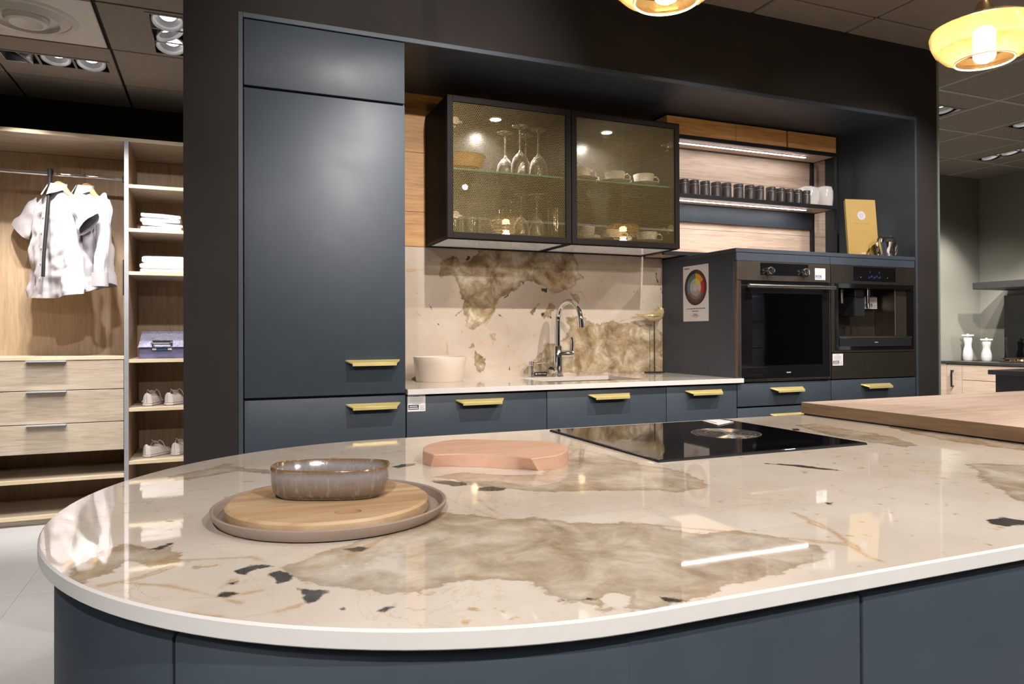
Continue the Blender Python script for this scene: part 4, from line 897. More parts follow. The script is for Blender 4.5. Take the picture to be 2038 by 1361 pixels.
b = B(); b.box(3.095, 3.099, D + 0.032, D + 0.0345, 1.228, 1.330); b.box(3.164, 3.168, D + 0.032, D + 0.0345, 1.228, 1.330); b.box(3.0992, 3.1638, D + 0.032, D + 0.0345, 1.228, 1.232); obj('chrome_edge', b, 'chrome', sp_)
obj('steam_pipe', B().lathe([(0, 0), (0.010, 0), (0.0115, 0.004), (0.0115, 0.075), (0, 0.077)], 16, (3.045, D + 0.07, 1.295)), 'steel', t)
b = B().lathe([(0, 0), (0.0075, 0), (0.0085, 0.003), (0.0085, 0.065), (0.012, 0.068), (0.012, 0.104), (0, 0.105)], 16, (3.212, D + 0.05, 1.270)); obj('water_pipe', b, 'chrome', t)
obj('drip_rim', B().box(o0 + 0.02, o1 - 0.016, D - 0.012, D - 0.0062, 1.116, 1.124, 0.001), 'steel', t)
obj('tray_front', B().box(o0 + 0.022, o1 - 0.018, D - 0.011, D - 0.0062, 1.072, 1.114, 0.002), 'black_enamel', t)
obj('badge', B().box(3.188, 3.212, D - 0.0125, D - 0.0111, 1.090, 1.094), 'aluminium', t)
sticker('price_card', 'white price card inside the coffee machine recess', (3.262, by - 0.032, 1.272), UX, UZ, 0.094, 0.066)
t = thing('warming_drawer', 'dark steel warming drawer under the coffee machine', 'drawer', (3.2, D, 0.906))
obj('front_panel', B().box(2.8985, 3.4995, D - 0.004, D + 0.016, 0.907, 1.0375, 0.0012), 'steel_darker', t)
obj('drawer_box', B().box(2.92, 3.48, D + 0.016, D + 0.45, 0.912, 1.03), 'black_enamel', t)
sticker('price_card', 'white price card at the corner of the warming drawer', (2.903, D - 0.0042, 0.975), UX, UZ, 0.070, 0.060)
sticker('price_card', 'lilac white price card on the drawer under the white bowl', (0.6985, D - 0.0003, 0.838), UX, UZ, 0.072, 0.066)

# colour wheel poster on the tower side
PX = 2.3024
t = thing('colour_poster', 'A4 poster with a colour wheel taped to the tower side', 'poster', (PX, 3.085, 1.205))
obj('sheet', B().box(PX - 0.0008, PX, 2.980, 3.191, 1.2045, 1.4945), 'paper', t)
cols = {'c0': (0.07, 0.04, 0.012), 'c1': (0.75, 0.33, 0.03), 'c2': (0.72, 0.62, 0.06), 'c3': (0.10, 0.012, 0.016), 'c4': (0.48, 0.03, 0.02), 'c5': (0.66, 0.55, 0.48), 'c6': (0.03, 0.018, 0.014), 'c7': (0.10, 0.055, 0.04), 'c8': (0.22, 0.15, 0.12), 'c9': (0.42, 0.34, 0.30),
        'd0': (0.012, 0.016, 0.030), 'd1': (0.16, 0.19, 0.24), 'd2': (0.42, 0.46, 0.46), 'd3': (0.012, 0.02, 0.022), 'd4': (0.13, 0.17, 0.12), 'd5': (0.38, 0.46, 0.38), 'd6': (0.55, 0.53, 0.60)}
for k, c in cols.items(): plain('wheel_' + k, c, 0.5, var=0.03)
R_ = 0.0925; wc = (3.0845, 1.3795)
segs = [(0, 60, [(0.78, 1, 'c0'), (0.50, .78, 'c1'), (0.22, .5, 'c2')]), (60, 120, [(0.78, 1, 'c3'), (0.5, .78, 'c4'), (0.22, .5, 'c5')]),
        (120, 180, [(0.86, 1, 'c6'), (0.70, .86, 'c7'), (0.52, .70, 'c8'), (0.22, .52, 'c9')]), (180, 240, [(0.84, 1, 'c6'), (0.66, .84, 'c7'), (0.48, .66, 'c8'), (0.22, .48, 'c9')]),
        (240, 300, [(0.78, 1, 'd0'), (0.5, .78, 'd1'), (0.22, .5, 'd2')]), (300, 360, [(0.78, 1, 'd3'), (0.5, .78, 'd4'), (0.22, .5, 'd5')]), (0, 360, [(0, .22, 'd6')])]
for a0, a1, rr in segs:
    for r0, r1, c in rr:
        b = B().ring(r0 * R_, r1 * R_, math.radians(a0), math.radians(a1), 0, lambda x, y, z: (PX - 0.0012, wc[0] - y, wc[1] + x), 72)
        obj('colour_field', b, 'wheel_' + c, t, recalc=False)
b = B(); Q = lambda y0, y1, z0, z1: b.quad([(PX - 0.0012, y1, z0), (PX - 0.0012, y0, z0), (PX - 0.0012, y0, z1), (PX - 0.0012, y1, z1)])
Q(3.135, 3.18, 1.479, 1.483)
for y0, y1 in ((3.155, 3.163), (3.135, 3.152), (3.110, 3.131), (3.085, 3.107), (3.055, 3.082), (3.035, 3.052), (3.005, 3.031)): Q(y0, y1, 1.268, 1.2715)
Q(3.06, 3.115, 1.255, 1.258); Q(3.07, 3.105, 1.238, 1.2415); Q(3.055, 3.118, 1.2315, 1.2335); Q(3.07, 3.10, 1.2255, 1.227)
obj('print', b, 'ink_black', t, recalc=False)

# ------------------------------------------------------------------ things on the wall worktop
W = 0.9272
tag(obj('white_bowl', B().lathe([(0, 0.004), (0.098, 0.004), (0.100, 0.0), (0.106, 0.0), (0.109, 0.005), (0.119, 0.09), (0.1215, 0.110), (0.1205, 0.1125), (0.1175, 0.111), (0.112, 0.06), (0.104, 0.012), (0, 0.010)], 56, (0.955, 3.185, W)), 'stoneware'), 'cream stoneware bowl on the worktop beside the tall cabinet', 'bowl')
fx, fy = 1.621, 3.317
t = thing('kitchen_tap', 'tall chrome swan-neck kitchen tap behind the sink', 'tap', (fx, fy, W))
obj('base', B().lathe([(0, 0), (0.029, 0), (0.029, 0.006), (0.023, 0.011), (0.0225, 0.05), (0, 0.05)], 28, (fx, fy, W)), 'chrome', t)
obj('body', B().lathe([(0, 0.045), (0.0215, 0.045), (0.0215, 0.150), (0.019, 0.154), (0, 0.155)], 28, (fx, fy, W)), 'chrome', t)
R0 = 0.097; zt = 1.207
path = [(fx, fy, W + 0.15), (fx, fy, 1.15)] + [(fx + 0.03 * (1 - math.cos(a)) / 2, fy - R0 * (1 - math.cos(a)), zt + R0 * math.sin(a)) for a in [i * PI / 16 for i in range(0, 17)]] + [(fx + 0.031, fy - 2 * R0 - 0.001, 1.195)]
obj('spout', B().tube(path, 0.0128, 16), 'chrome', t)
obj('aerator', B().tube([(fx + 0.031, fy - 2 * R0 - 0.001, 1.20), (fx + 0.032, fy - 2 * R0 - 0.003, 1.172)], 0.0142, 16), 'chrome', t)
obj('lever_hub', B().lathe([(0, 0), (0.017, 0), (0.0175, 0.05), (0.016, 0.066), (0, 0.067)], 22, (fx + 0.018, fy, 1.041), axis=(1, 0, 0)), 'chrome', t)
obj('lever', B().tube([(fx + 0.075, fy, 1.050), (fx + 0.080, fy, 1.075), (fx + 0.079, fy, 1.10), (fx + 0.075, fy, 1.124)], [0.006, 0.006, 0.0065, 0.006], 10, flat=1.6), 'chrome', t)
b = B().lathe([(0, 0), (0.010, 0), (0.011, 0.028), (0.018, 0.034), (0.019, 0.062), (0.016, 0.066), (0, 0.067)], 20, (fx - 0.008, fy - 0.008, 0.955), axis=(-0.80, -0.60, 0.12)); obj('side_valve', b, 'chrome', t)
t = thing('soap_dispenser', 'small chrome soap dispenser left of the tap', 'dispenser', (1.480, 3.335, W))
obj('body', B().lathe([(0, 0), (0.018, 0), (0.018, 0.004), (0.0125, 0.008), (0.0125, 0.055), (0.0145, 0.058), (0.0145, 0.075), (0.010, 0.078), (0, 0.078)], 22, (1.480, 3.335, W)), 'chrome', t)
obj('nozzle', B().tube([(1.488, 3.329, 0.992), (1.516, 3.295, 0.998), (1.534, 3.275, 1.001), (1.537, 3.271, 0.994)], [0.0055, 0.005, 0.0045, 0.004], 10), 'chrome', t)
t = thing('brand_plate', 'small black plate with a material name standing at the backsplash foot', 'plate sign', (1.55, 3.378, W))
obj('plate', B().box(1.517, 1.585, 3.372, 3.379, W, 0.9465, 0.0006), 'black_enamel', t)
text('lettering', 'DEKTON', 0.0118, (1.5325, 3.3714, 0.9328), UX, UZ, 'paper', t)
obj('logo', B().box(1.5215, 1.5275, 3.3712, 3.3719, 0.9325, 0.9405), 'paper', t)

bx, by_ = 2.219, 3.341
t = thing('bird_ornament', 'golden glass bird on a thin black stand at the worktop corner', 'ornament', (bx, by_, W))
obj('base', B().box(bx - 0.049, bx + 0.049, by_ - 0.028, by_ + 0.028, W, W + 0.007, 0.0015), 'black_metal', t)
obj('rod', B().tube([(bx, by_, W + 0.006), (bx, by_, 1.215)], 0.0032, 8), 'black_metal', t)
pth = [(-0.124, 1.247), (-0.11, 1.246), (-0.085, 1.241), (-0.06, 1.236), (-0.035, 1.232), (-0.01, 1.231), (0.015, 1.236), (0.032, 1.246), (0.040, 1.262), (0.041, 1.276), (0.034, 1.288), (0.024, 1.292), (0.018, 1.290)]
rad = [0.001, 0.0045, 0.0075, 0.0125, 0.020, 0.0265, 0.0285, 0.0265, 0.0215, 0.0165, 0.010, 0.005, 0.001]
obj('body', B().tube([(bx + a, by_, z) for a, z in pth], rad, 18), 'gold_lustre', t)
obj('beak', B().tube([(bx + 0.050, by_, 1.279), (bx + 0.064, by_, 1.276)], [0.005, 0.0008], 8), 'gold', t)
obj('wing', B().tube([(bx - 0.055, by_ - 0.019, 1.240), (bx - 0.02, by_ - 0.027, 1.240), (bx + 0.012, by_ - 0.0275, 1.243), (bx + 0.026, by_ - 0.022, 1.25)], [0.002, 0.008, 0.009, 0.002], 10), 'gold_lustre', t)

# ------------------------------------------------------------------ the island
IX, IY, IR, IZ, IEND = 0.390, 1.193, 0.610, 0.878, 3.30
def outline(ins=0.0, n=64, xe=IEND):
    P = [(xe - ins, IY - IR + ins)] + [(IX + (IR - ins) * math.cos(a), IY + (IR - ins) * math.sin(a)) for a in [-PI / 2 - i * PI / n for i in range(n + 1)]] + [(xe - ins, IY + IR - ins)]
    return P
xs = [IX - (IR - 0.0025) * math.cos(i / 140 * PI / 2) for i in range(0, 140)] + list(np.linspace(IX, 2.3, 380)) + [2.6, 2.95, IEND - 0.0025]
def top_pt(u, v):
    x = xs[int(round(u * (len(xs) - 1)))]; r = IR - 0.0025
    h = r if x >= IX else math.sqrt(max(r * r - (x - IX) ** 2, 1e-8))
    return (x, IY + (2 * v - 1) * max(h, 0.0008), IZ)
me = finish(B().grid(top_pt, len(xs), 300).bm, 'island_worktop', recalc=False)
figure(me, (0, 1), ISL_PAT, ISL_HOLE, ISL_DARK, ISL_VEIN)
it = tag(obj('island_worktop', me, 'marble_island'), 'polished cream and tan marbled worktop of the rounded island', 'worktop')
if me.polygons[0].normal.z < 0: me.flip_normals()
b = B(); rings = []
for ins, z in ((0.0025, IZ), (0.0, IZ - 0.0025), (0.0, IZ - 0.0178), (0.002, IZ - 0.0195), (0.045, IZ - 0.0195)): rings.append(b._v([(x, y, z) for x, y in outline(ins)]))
for A, Q in zip(rings, rings[1:]):
    for i in range(len(A)):
        j = (i + 1) % len(A); b.bm.faces.new((A[i], A[j], Q[j], Q[i]))
b.bm.faces.new(rings[-1])
obj('edge_band', b, 'white_edge', it)

DZ = 0.846
def idoor(prof_r, a0, a1, parent): 
    r0, r1 = prof_r
    pr = [(r0, 0.105), (r1 - 0.002, 0.105), (r1, 0.107), (r1, DZ - 0.004), (r1 - 0.0015, DZ - 0.001), (r1 - 0.004, DZ), (r0, DZ)]
    return obj('door', B().sweep_arc(pr, IX, IY, a0, a1, 24), 'blue_lacquer', parent)
RD = IR - 0.018
t = thing('curved_island_cabinet', 'rounded blue end cabinet under the island worktop', 'cabinet', (IX, IY, 0))
obj('carcass', B().sweep_arc([(0.05, 0.1), (RD - 0.022, 0.1), (RD - 0.022, 0.80), (0.05, 0.80)], IX, IY, PI / 2 + 0.01, 1.5 * PI - 0.01, 40), 'blue_dark', t)
obj('handle_channel', B().sweep_arc([(RD - 0.05, 0.801), (RD - 0.030, 0.801), (RD - 0.030, 0.856), (RD - 0.05, 0.856)], IX, IY, PI / 2 + 0.01, 1.5 * PI - 0.01, 40), 'blue_dark', t)
obj('plinth', B().sweep_arc([(RD - 0.08, 0.0), (RD - 0.065, 0.0), (RD - 0.065, 0.0995), (RD - 0.08, 0.0995)], IX, IY, PI / 2 + 0.01, 1.5 * PI - 0.01, 40), 'blue_dark', t)
g = 0.0022 / RD
ga = 1.25 * PI - 0.022
for a0, a1 in ((PI / 2 + g, 0.75 * PI - g), (0.75 * PI + g, PI - g), (PI + g, ga - g), (ga + g, 1.5 * PI - 0.036)): idoor((RD - 0.019, RD), a0, a1, t)
YFI, YBI = IY - RD, IY + RD
lx = [0.366, 0.672, 1.277, 1.882, 2.487, 3.28]
labs = ['narrow blue island cabinet next to the rounded end', 'blue island cabinet under the front of the hob', 'third blue flat island cabinet from the rounded end', 'blue island cabinet below the oak bar top', 'blue end cabinet of the island beyond the frame']
for k in range(5):
    x0, x1 = lx[k], lx[k + 1]
    t = thing('island_cabinet', labs[k], 'cabinet', ((x0 + x1) / 2, IY, 0), 'flat fronted island cabinets')
    xa = max(x0, 0.395)
    obj('carcass', B().box(xa + 0.001, x1 - 0.001, YFI + 0.0225, YBI - 0.0225, 0.1, 0.80), 'blue_dark', t)
    obj('handle_channel', B().box(xa, x1, YFI + 0.030, YFI + 0.05, 0.801, 0.856), 'blue_dark', t); obj('handle_channel', B().box(xa, x1, YBI - 0.05, YBI - 0.030, 0.801, 0.856), 'blue_dark', t)
    obj('plinth', B().box(xa, x1, YFI + 0.065, YFI + 0.08, 0, 0.0995), 'blue_dark', t); obj('plinth', B().box(xa, x1, YBI - 0.08, YBI - 0.065, 0, 0.0995), 'blue_dark', t)
    obj('door', B().box(x0 + 0.002, x1 - 0.002, YFI, YFI + 0.019, 0.105, DZ, 0.0025, 2), 'blue_lacquer', t)
    obj('door', B().box(xa + 0.002, x1 - 0.002, YBI - 0.019, YBI, 0.105, DZ, 0.0025, 2), 'blue_lacquer', t)

# oak bar top laid across the island's right end
t = tag(obj('bar_top', B().box(1.7502, 3.35, 0.56, 1.795, IZ + 0.0045, 0.918, 0.001), 'oak_bar'), 'thick oak bar top lying across the right end of the island', 'bar top')
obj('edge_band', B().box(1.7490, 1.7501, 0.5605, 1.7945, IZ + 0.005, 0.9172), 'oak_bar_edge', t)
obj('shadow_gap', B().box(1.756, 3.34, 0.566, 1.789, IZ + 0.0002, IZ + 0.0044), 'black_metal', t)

# hob
t = thing('hob', 'black glass induction hob with a round metal extractor grille', 'hob', (1.125, 1.5, IZ))
hp = [(0.8355, 1.243), (1.4135, 1.247), (1.4155, 1.757), (0.8345, 1.757)]
obj('glass_plate', B().prism(hp, IZ + 0.0003, IZ + 0.0052, 0.0012), 'cooktop_glass', t)
inn = [(0.8385, 1.2462), (1.4105, 1.2502), (1.4125, 1.7535), (0.8375, 1.7535)]
b = B(); n4 = len(hp); lo = b._v([(x, y, IZ + 0.0042) for x, y in hp]); hi = b._v([(x, y, IZ + 0.0056) for x, y in inn]); l2 = b._v([(x, y, IZ + 0.0003) for x, y in [(0.8345, 1.242), (1.4145, 1.246), (1.4165, 1.758), (0.8335, 1.758)]])
for i in range(4):
    j = (i + 1) % 4; b.bm.faces.new((lo[i], lo[j], hi[j], hi[i])); b.bm.faces.new((l2[i], l2[j], lo[j], lo[i]))
obj('bevel_strip', b, 'cooktop_bevel', t, recalc=False)
gx, gy, gz = 1.217, 1.508, IZ + 0.0053
obj('grille_well', B().lathe([(0, 0.0), (0.086, 0.0), (0.086, 0.0004), (0, 0.0004)], 48, (gx, gy, gz)), 'black_enamel', t)
for k, r in enumerate((0.087, 0.072, 0.058, 0.044, 0.030)):
    ox = 0.0 if k == 0 else 0.003 * k
    obj('grille_ring', B().lathe([(r - 0.0020, 0.0004), (r - 0.0016, 0.0009), (r + 0.0004, 0.0009), (r + 0.0008, 0.0004)], 56, (gx + ox * 0.5, gy - ox * 0.6, gz)), 'steel', t)
obj('grille_centre', B().lathe([(0, 0.0012), (0.013, 0.0011), (0.017, 0.0005), (0, 0.0004)], 32, (gx + 0.006, gy - 0.007, gz)), 'steel', t)
b = B()
random.seed(3)
for k in range(60):   # touch symbols printed along the front right of the glass
    x = 1.02 + (k % 20) * 0.016; y = 1.300 + (k // 20) * 0.014
    b.quad([(x, y, IZ + 0.00575), (x + 0.0012, y, IZ + 0.00575), (x + 0.0016, y + 0.007, IZ + 0.00575), (x + 0.0004, y + 0.007, IZ + 0.00575)])
pz = obj('touch_symbols', b, 'cooktop_bevel', t, recalc=False); pz['kind'] = 'stuff'

# plate, board, dish
pc = (0.160, 1.086)
tag(obj('serving_plate', B().lathe([(0, 0.0035), (0.150, 0.0035), (0.157, 0.006), (0.1625, 0.0165), (0.1655, 0.018), (0.168, 0.0165), (0.167, 0.011), (0.160, 0.002), (0.152, 0.0), (0, 0.0)], 72, (pc[0], pc[1], IZ + 0.0002)), 'plate_taupe'), 'round taupe serving plate on the island under the wooden board', 'plate')
b = B(); bc = (0.155, 1.078); br = 0.1445
prof = [(0, 0.0), (br - 0.006, 0.0), (br - 0.001, 0.004), (br, 0.011), (br - 0.001, 0.0165), (br - 0.005, 0.0195)]
hx, hy, hr = 0.166, 0.985, 0.0145     # thumb hole, built as a sunken well
n = 72
b.lathe(prof, n, (bc[0], bc[1], 0.8822))
b.bm.verts.ensure_lookup_table()
outer = [v for v in b.bm.verts if abs(v.co.z - 0.8822 - 0.0195) < 1e-6]
hv = b._v([(hx + hr * 1.25 * math.cos(2 * PI * i / 24), hy + hr * math.sin(2 * PI * i / 24), 0.8822 + 0.0195) for i in range(24)])
hb = b._v([(hx + hr * 1.22 * math.cos(2 * PI * i / 24), hy + hr * 0.97 * math.sin(2 * PI * i / 24), 0.8822 + 0.002) for i in range(24)])
for i in range(24): b.bm.faces.new((hv[i], hv[(i + 1) % 24], hb[(i + 1) % 24], hb[i]))
b.bm.faces.new(hb)
oe = [b.bm.edges.get((outer[i], outer[(i + 1) % n])) or b.bm.edges.new((outer[i], outer[(i + 1) % n])) for i in range(n)]
he = [b.bm.edges.get((hv[i], hv[(i + 1) % 24])) for i in range(24)]
bmesh.ops.triangle_fill(b.bm, edges=oe + he, use_beauty=True)
tag(obj('wooden_board', b, 'mango', angle=25), 'round mango wood board with a thumb hole lying on the taupe plate', 'board')
def dish():
    b = B(); n = 64; rings = []
    def ovl(hx, hy, z, dome=0.0):
        e = 2.7; P = []
        for i in range(n):
            a = 2 * PI * i / n; c, s = math.cos(a), math.sin(a)
            P.append((hx * math.copysign(abs(c) ** (2 / e), c), hy * math.copysign(abs(s) ** (2 / e), s), z + dome * abs(c) ** 4))
        return b._v(P)
    for hx, hy, z, d in ((0.066, 0.034, 0.0, 0), (0.075, 0.042, 0.0008, 0), (0.0825, 0.049, 0.009, 0), (0.0858, 0.0518, 0.024, 0), (0.0865, 0.0525, 0.040, 0.001), (0.0865, 0.0525, 0.0435, 0.0015),
                        (0.0850, 0.0510, 0.0450, 0.0015), (0.0832, 0.0492, 0.0435, 0.0015), (0.0820, 0.048, 0.026, 0), (0.072, 0.038, 0.007, 0), (0.055, 0.025, 0.005, 0)):
        rings.append(ovl(hx, hy, z, d))
    for A, Q in zip(rings, rings[1:]):
        for i in range(n):
            j = (i + 1) % n; b.bm.faces.new((A[i], A[j], Q[j], Q[i]))
    b.bm.faces.new(rings[0][::-1]); b.bm.faces.new(rings[-1]); return b
tag(obj('glazed_dish', dish(), 'glazed_stoneware', loc=(0.160, 1.098, 0.9021), rot=math.radians(-21), angle=50), 'oval brown and lilac glazed dish standing on the wooden board', 'dish')

# crescent chopping board
top = [(0.389, 1.419), (0.405, 1.470), (0.428, 1.508), (0.462, 1.535), (0.502, 1.548), (0.545, 1.530), (0.585, 1.500), (0.632, 1.470), (0.668, 1.447), (0.686, 1.418), (0.689, 1.382), (0.681, 1.345), (0.662, 1.311), (0.636, 1.281), (0.612, 1.264), (0.555, 1.250), (0.543, 1.278), (0.522, 1.306), (0.492, 1.335), (0.462, 1.352), (0.430, 1.363), (0.397, 1.366)]
low = [(x, y) for x, y in top]
low[15] = (0.574, 1.262); low[16] = (0.557, 1.286); low[21] = (0.397, 1.388); low[20] = (0.434, 1.374)
b = B(); z0, z1 = IZ + 0.0002, IZ + 0.0265; n = len(top)
lo = b._v([(x, y, z0) for x, y in low]); mi = b._v([(x, y, z1 - 0.0015) for x, y in top]); cx_, cy_ = 0.545, 1.40
hi = b._v([(x + (cx_ - x) * 0.008, y + (cy_ - y) * 0.008, z1) for x, y in top])
for A, Q in ((lo, mi), (mi, hi)):
    for i in range(n): b.bm.faces.new((A[i], A[(i + 1) % n], Q[(i + 1) % n], Q[i]))
b.bm.faces.new(hi); b.bm.faces.new(lo[::-1])
bmesh.ops.triangulate(b.bm, faces=[f for f in b.bm.faces if len(f.verts) > 4])
tag(obj('crescent_board', b, 'beech', angle=28), 'thick pinkish beech board with a concave edge on the island', 'board')

# ------------------------------------------------------------------ pendants over the island
def make_pendant(label, x, y, zb, k=1.08):
    S = lambda pr: [(r * k, q * k) for r, q in pr]
    t = thing('pendant_lamp', label, 'lamp', (x, y, CEIL), 'amber glass pendants in a row over the island')
    z = zb
    obj('ceiling_rose', B().lathe([(0, 0), (0.05, 0), (0.05, -0.022), (0.046, -0.026), (0, -0.026)], 28, (x, y, CEIL - 0.0045)), 'black_metal', t)
    obj('cable', B().tube([(x, y, CEIL - 0.03), (x + 0.002, y, 2.3), (x - 0.002, y, z + 0.162)], 0.0022, 6), 'aluminium', t)
    obj('shade', B().lathe(S([(0.062, 0.0), (0.066, 0.002), (0.090, 0.014), (0.108, 0.032), (0.118, 0.055), (0.1205, 0.072), (0.117, 0.083), (0.1135, 0.0835), (0.115, 0.071), (0.104, 0.034), (0.064, 0.004)]), 48, (x, y, z)), 'amber_glass', t)
    obj('rim', B().tube([(x + 0.0655 * k * math.cos(2 * PI * i / 40), y + 0.0655 * k * math.sin(2 * PI * i / 40), z + 0.001) for i in range(41)], 0.0022, 8, caps=False), 'amber_rim', t)
    obj('cap', B().lathe(S([(0.1165, 0.084), (0.100, 0.094), (0.06, 0.105), (0.026, 0.112), (0.020, 0.135), (0.012, 0.150), (0, 0.151)]), 48, (x, y, z)), 'brass_ring', t)
    obj('lamp_holder', B().lathe(S([(0, 0.084), (0.017, 0.084), (0.017, 0.104), (0, 0.104)]), 24, (x, y, z)), 'brass_ring', t)
    bl = obj('bulb', B().lathe(S([(0, -0.004), (0.010, -0.003), (0.021, 0.003), (0.0245, 0.012), (0.0245, 0.074), (0.014, 0.083), (0, 0.083)]), 24, (x, y, z)), 'bulb_glow', t)
    point((x, y, z - 0.03), 2.4, 0.03)
    return t
make_pendant('amber glass pendant, cut by the top right corner of the picture', 1.925, 1.309, 1.8735)
make_pendant('amber glass pendant at the top edge over the island', 0.922, 1.335, 1.8735)
make_pendant('amber glass pendant beyond the right edge, seen mirrored in the cabinet glass', 2.895, 1.305, 1.8735)

# ------------------------------------------------------------------ recessed lamp fixtures
def make_fixture(label, cx, cy, along, tilts, lit=(1, 1, 1)):
    t = thing('ceiling_spotlight', label, 'spotlight', (cx, cy, CEIL - 0.004))
    f = (lambda a, c: (cx + a, cy + c)) if along == 'x' else (lambda a, c: (cx + c, cy + a))
    def bx(b, a0, a1, c0, c1, z0, z1):
        p, q = f(a0, c0), f(a1, c1); b.box(min(p[0], q[0]), max(p[0], q[0]), min(p[1], q[1]), max(p[1], q[1]), z0, z1)
    b = B(); z0, z1 = CEIL - 0.0075, CEIL - 0.0042; ho, hi_, wo, wi = 0.272, 0.256, 0.096, 0.08
    bx(b, -ho, ho, -wo, -wi, z0, z1); bx(b, -ho, ho, wi, wo, z0, z1); bx(b, -ho, -hi_, -wi, wi, z0, z1); bx(b, hi_, ho, -wi, wi, z0, z1)
    for a in (-0.0875, 0.0875): bx(b, a - 0.006, a + 0.006, -wi, wi, z0, z1)
    obj('frame', b, 'ceiling_tile', t)
    b = B(); h = CEIL + 0.10
    bx(b, -hi_, hi_, -wi - 0.004, -wi, CEIL - 0.004, h); bx(b, -hi_, hi_, wi, wi + 0.004, CEIL - 0.004, h); bx(b, -hi_ - 0.004, -hi_, -wi, wi, CEIL - 0.004, h); bx(b, hi_, hi_ + 0.004, -wi, wi, CEIL - 0.004, h); bx(b, -hi_, hi_, -wi, wi, h, h + 0.004)
    obj('housing', b, 'black_enamel', t)
    for a, tl, on in zip((-0.17, 0.0, 0.17), tilts, lit):
        x, y = f(a, 0); ax = Vector((tl[0], tl[1], -1)).normalized(); c = Vector((x, y, CEIL + 0.020))
        g = obj('lamp', B().lathe([(0.048, -0.034), (0.064, -0.004), (0.074, 0.006), (0.075, 0.013), (0.068, 0.016), (0.058, 0.004), (0.046, -0.022)], 32, c, axis=ax), 'aluminium', t)
        obj('reflector', B().lathe([(0.0575, 0.003), (0.050, -0.012), (0.040, -0.022), (0.036, -0.0245)], 28, c, axis=ax), 'reflector_grey', g)
        obj('lens', B().lathe([(0.0, -0.019), (0.0385, -0.020), (0.038, -0.022), (0.0, -0.0235)], 28, c, axis=ax), 'led_lens' if on else 'aluminium', g)
    return t
make_fixture('triple gimbal spotlight in the ceiling above the wardrobe, along the white vent tile', -0.825, 4.725, 'x', ((-0.7, 0.2), (-0.25, -0.25), (0.05, -0.38)))
make_fixture('triple gimbal spotlight in the ceiling right of the white vent tile', -0.215, 4.115, 'y', ((0.0, -0.42), (0.5, -0.1), (-0.2, -0.38)))
make_fixture('triple gimbal spotlight half hidden behind the right end of the dark wall', 4.545, 3.505, 'x', ((0, 0.3), (0, 0.3), (0.3, -0.2)))
make_fixture('triple gimbal spotlight at the right frame edge, nearer than the lit one', 5.765, 3.505, 'x', ((-0.3, -0.2), (0.3, -0.3), (0.2, 0.3)), (1, 1, 1))
make_fixture('triple gimbal spotlight in front of the sage wall, its lamps in a column', 6.375, 4.115, 'y', ((-0.3, -0.3), (-0.3, -0.2), (-0.3, -0.3)))

# white vent tile
t = thing('ceiling_vent', 'white ceiling tile with a round moulded air diffuser', 'vent', (VENT[0], VENT[1], CEIL))
obj('panel', B().box(VENT[0] - 0.291, VENT[0] + 0.291, VENT[1] - 0.291, VENT[1] + 0.291, CEIL - 0.006, CEIL + 0.011, 0.002), 'white_paint', t)
c = (VENT[0] - 0.02, VENT[1], CEIL - 0.0065)
obj('outer_ring', B().lathe([(0.225, 0.001), (0.218, -0.006), (0.205, -0.010), (0.190, -0.006), (0.186, 0.001)], 64, c), 'white_paint', t)
obj('middle_ring', B().lathe([(0.183, 0.001), (0.170, -0.012), (0.150, -0.026), (0.142, -0.024), (0.138, -0.002), (0.130, 0.001)], 64, c), 'white_paint', t)
obj('core', B().lathe([(0.095, 0.001), (0.098, -0.014), (0.088, -0.030), (0.070, -0.034), (0.045, -0.024), (0.0, -0.020)], 64, c), 'white_paint', t)

# folded slip of clear white film lying on the far right corner of the hob
t = thing('paper_slip', 'crumpled white paper slip lying at the far edge of the hob', 'paper', (1.335, 1.695, IZ + 0.006))
z = IZ + 0.0062
obj('sheet', B().prism([(1.298, 1.642), (1.388, 1.684), (1.376, 1.735), (1.322, 1.742)], z, z + 0.0012), 'paper', t)
obj('fold', B().prism([(1.315, 1.668), (1.380, 1.690), (1.372, 1.728), (1.330, 1.735)], z + 0.0014, z + 0.0034), 'paper', t)

# ------------------------------------------------------------------ wardrobe bay on the left
YW, YWB = 5.10, 5.66
t = thing('wardrobe', 'open light oak wardrobe with hanging rail and drawers on the left', 'wardrobe', (-0.95, YW, 0))
xl, xr = -1.372, -0.526
obj('rear_panel', B().box(xl - 0.03, 0.32, YWB - 0.01, YWB, 0.06, 2.36), 'sonoma', t)
obj('side_panel', B().box(xl - 0.025, xl, YW + 0.001, YWB - 0.011, 0.0, 2.385), 'sonoma', t)
dv = obj('divider', B().box(xr + 0.001, xr + 0.0245, YW + 0.001, YWB - 0.011, 0.0, 2.36), 'sonoma', t)
obj('front_edge', B().box(xr, xr + 0.0255, YW - 0.004, YW + 0.0008, 0.0, 2.372, 0.001), 'edge_grey', dv)
obj('side_panel', B().box(0.30, 0.325, YW + 0.001, YWB - 0.011, 0.0, 2.385), 'sonoma', t)
tp = obj('top_panel', B().box(xl, 0.30, YW + 0.001, YWB - 0.011, 2.362, 2.386), 'sonoma_x', t)
obj('front_edge', B().box(xl, 0.30, YW - 0.001, YW + 0.0008, 2.362, 2.386), 'sonoma_edge', tp)
def board(nm, x0, x1, z0, z1, y0=YW):
    s = obj(nm, B().box(x0, x1, y0 + 0.001, YWB - 0.011, z0, z1), 'sonoma_x', t)
    obj('front_edge', B().box(x0, x1, y0 - 0.0015, y0 + 0.0008, z0, z1, 0.0006), 'sonoma_edge', s); return s
board('chest_top', xl + 0.001, xr - 0.001, 0.994, 1.014)
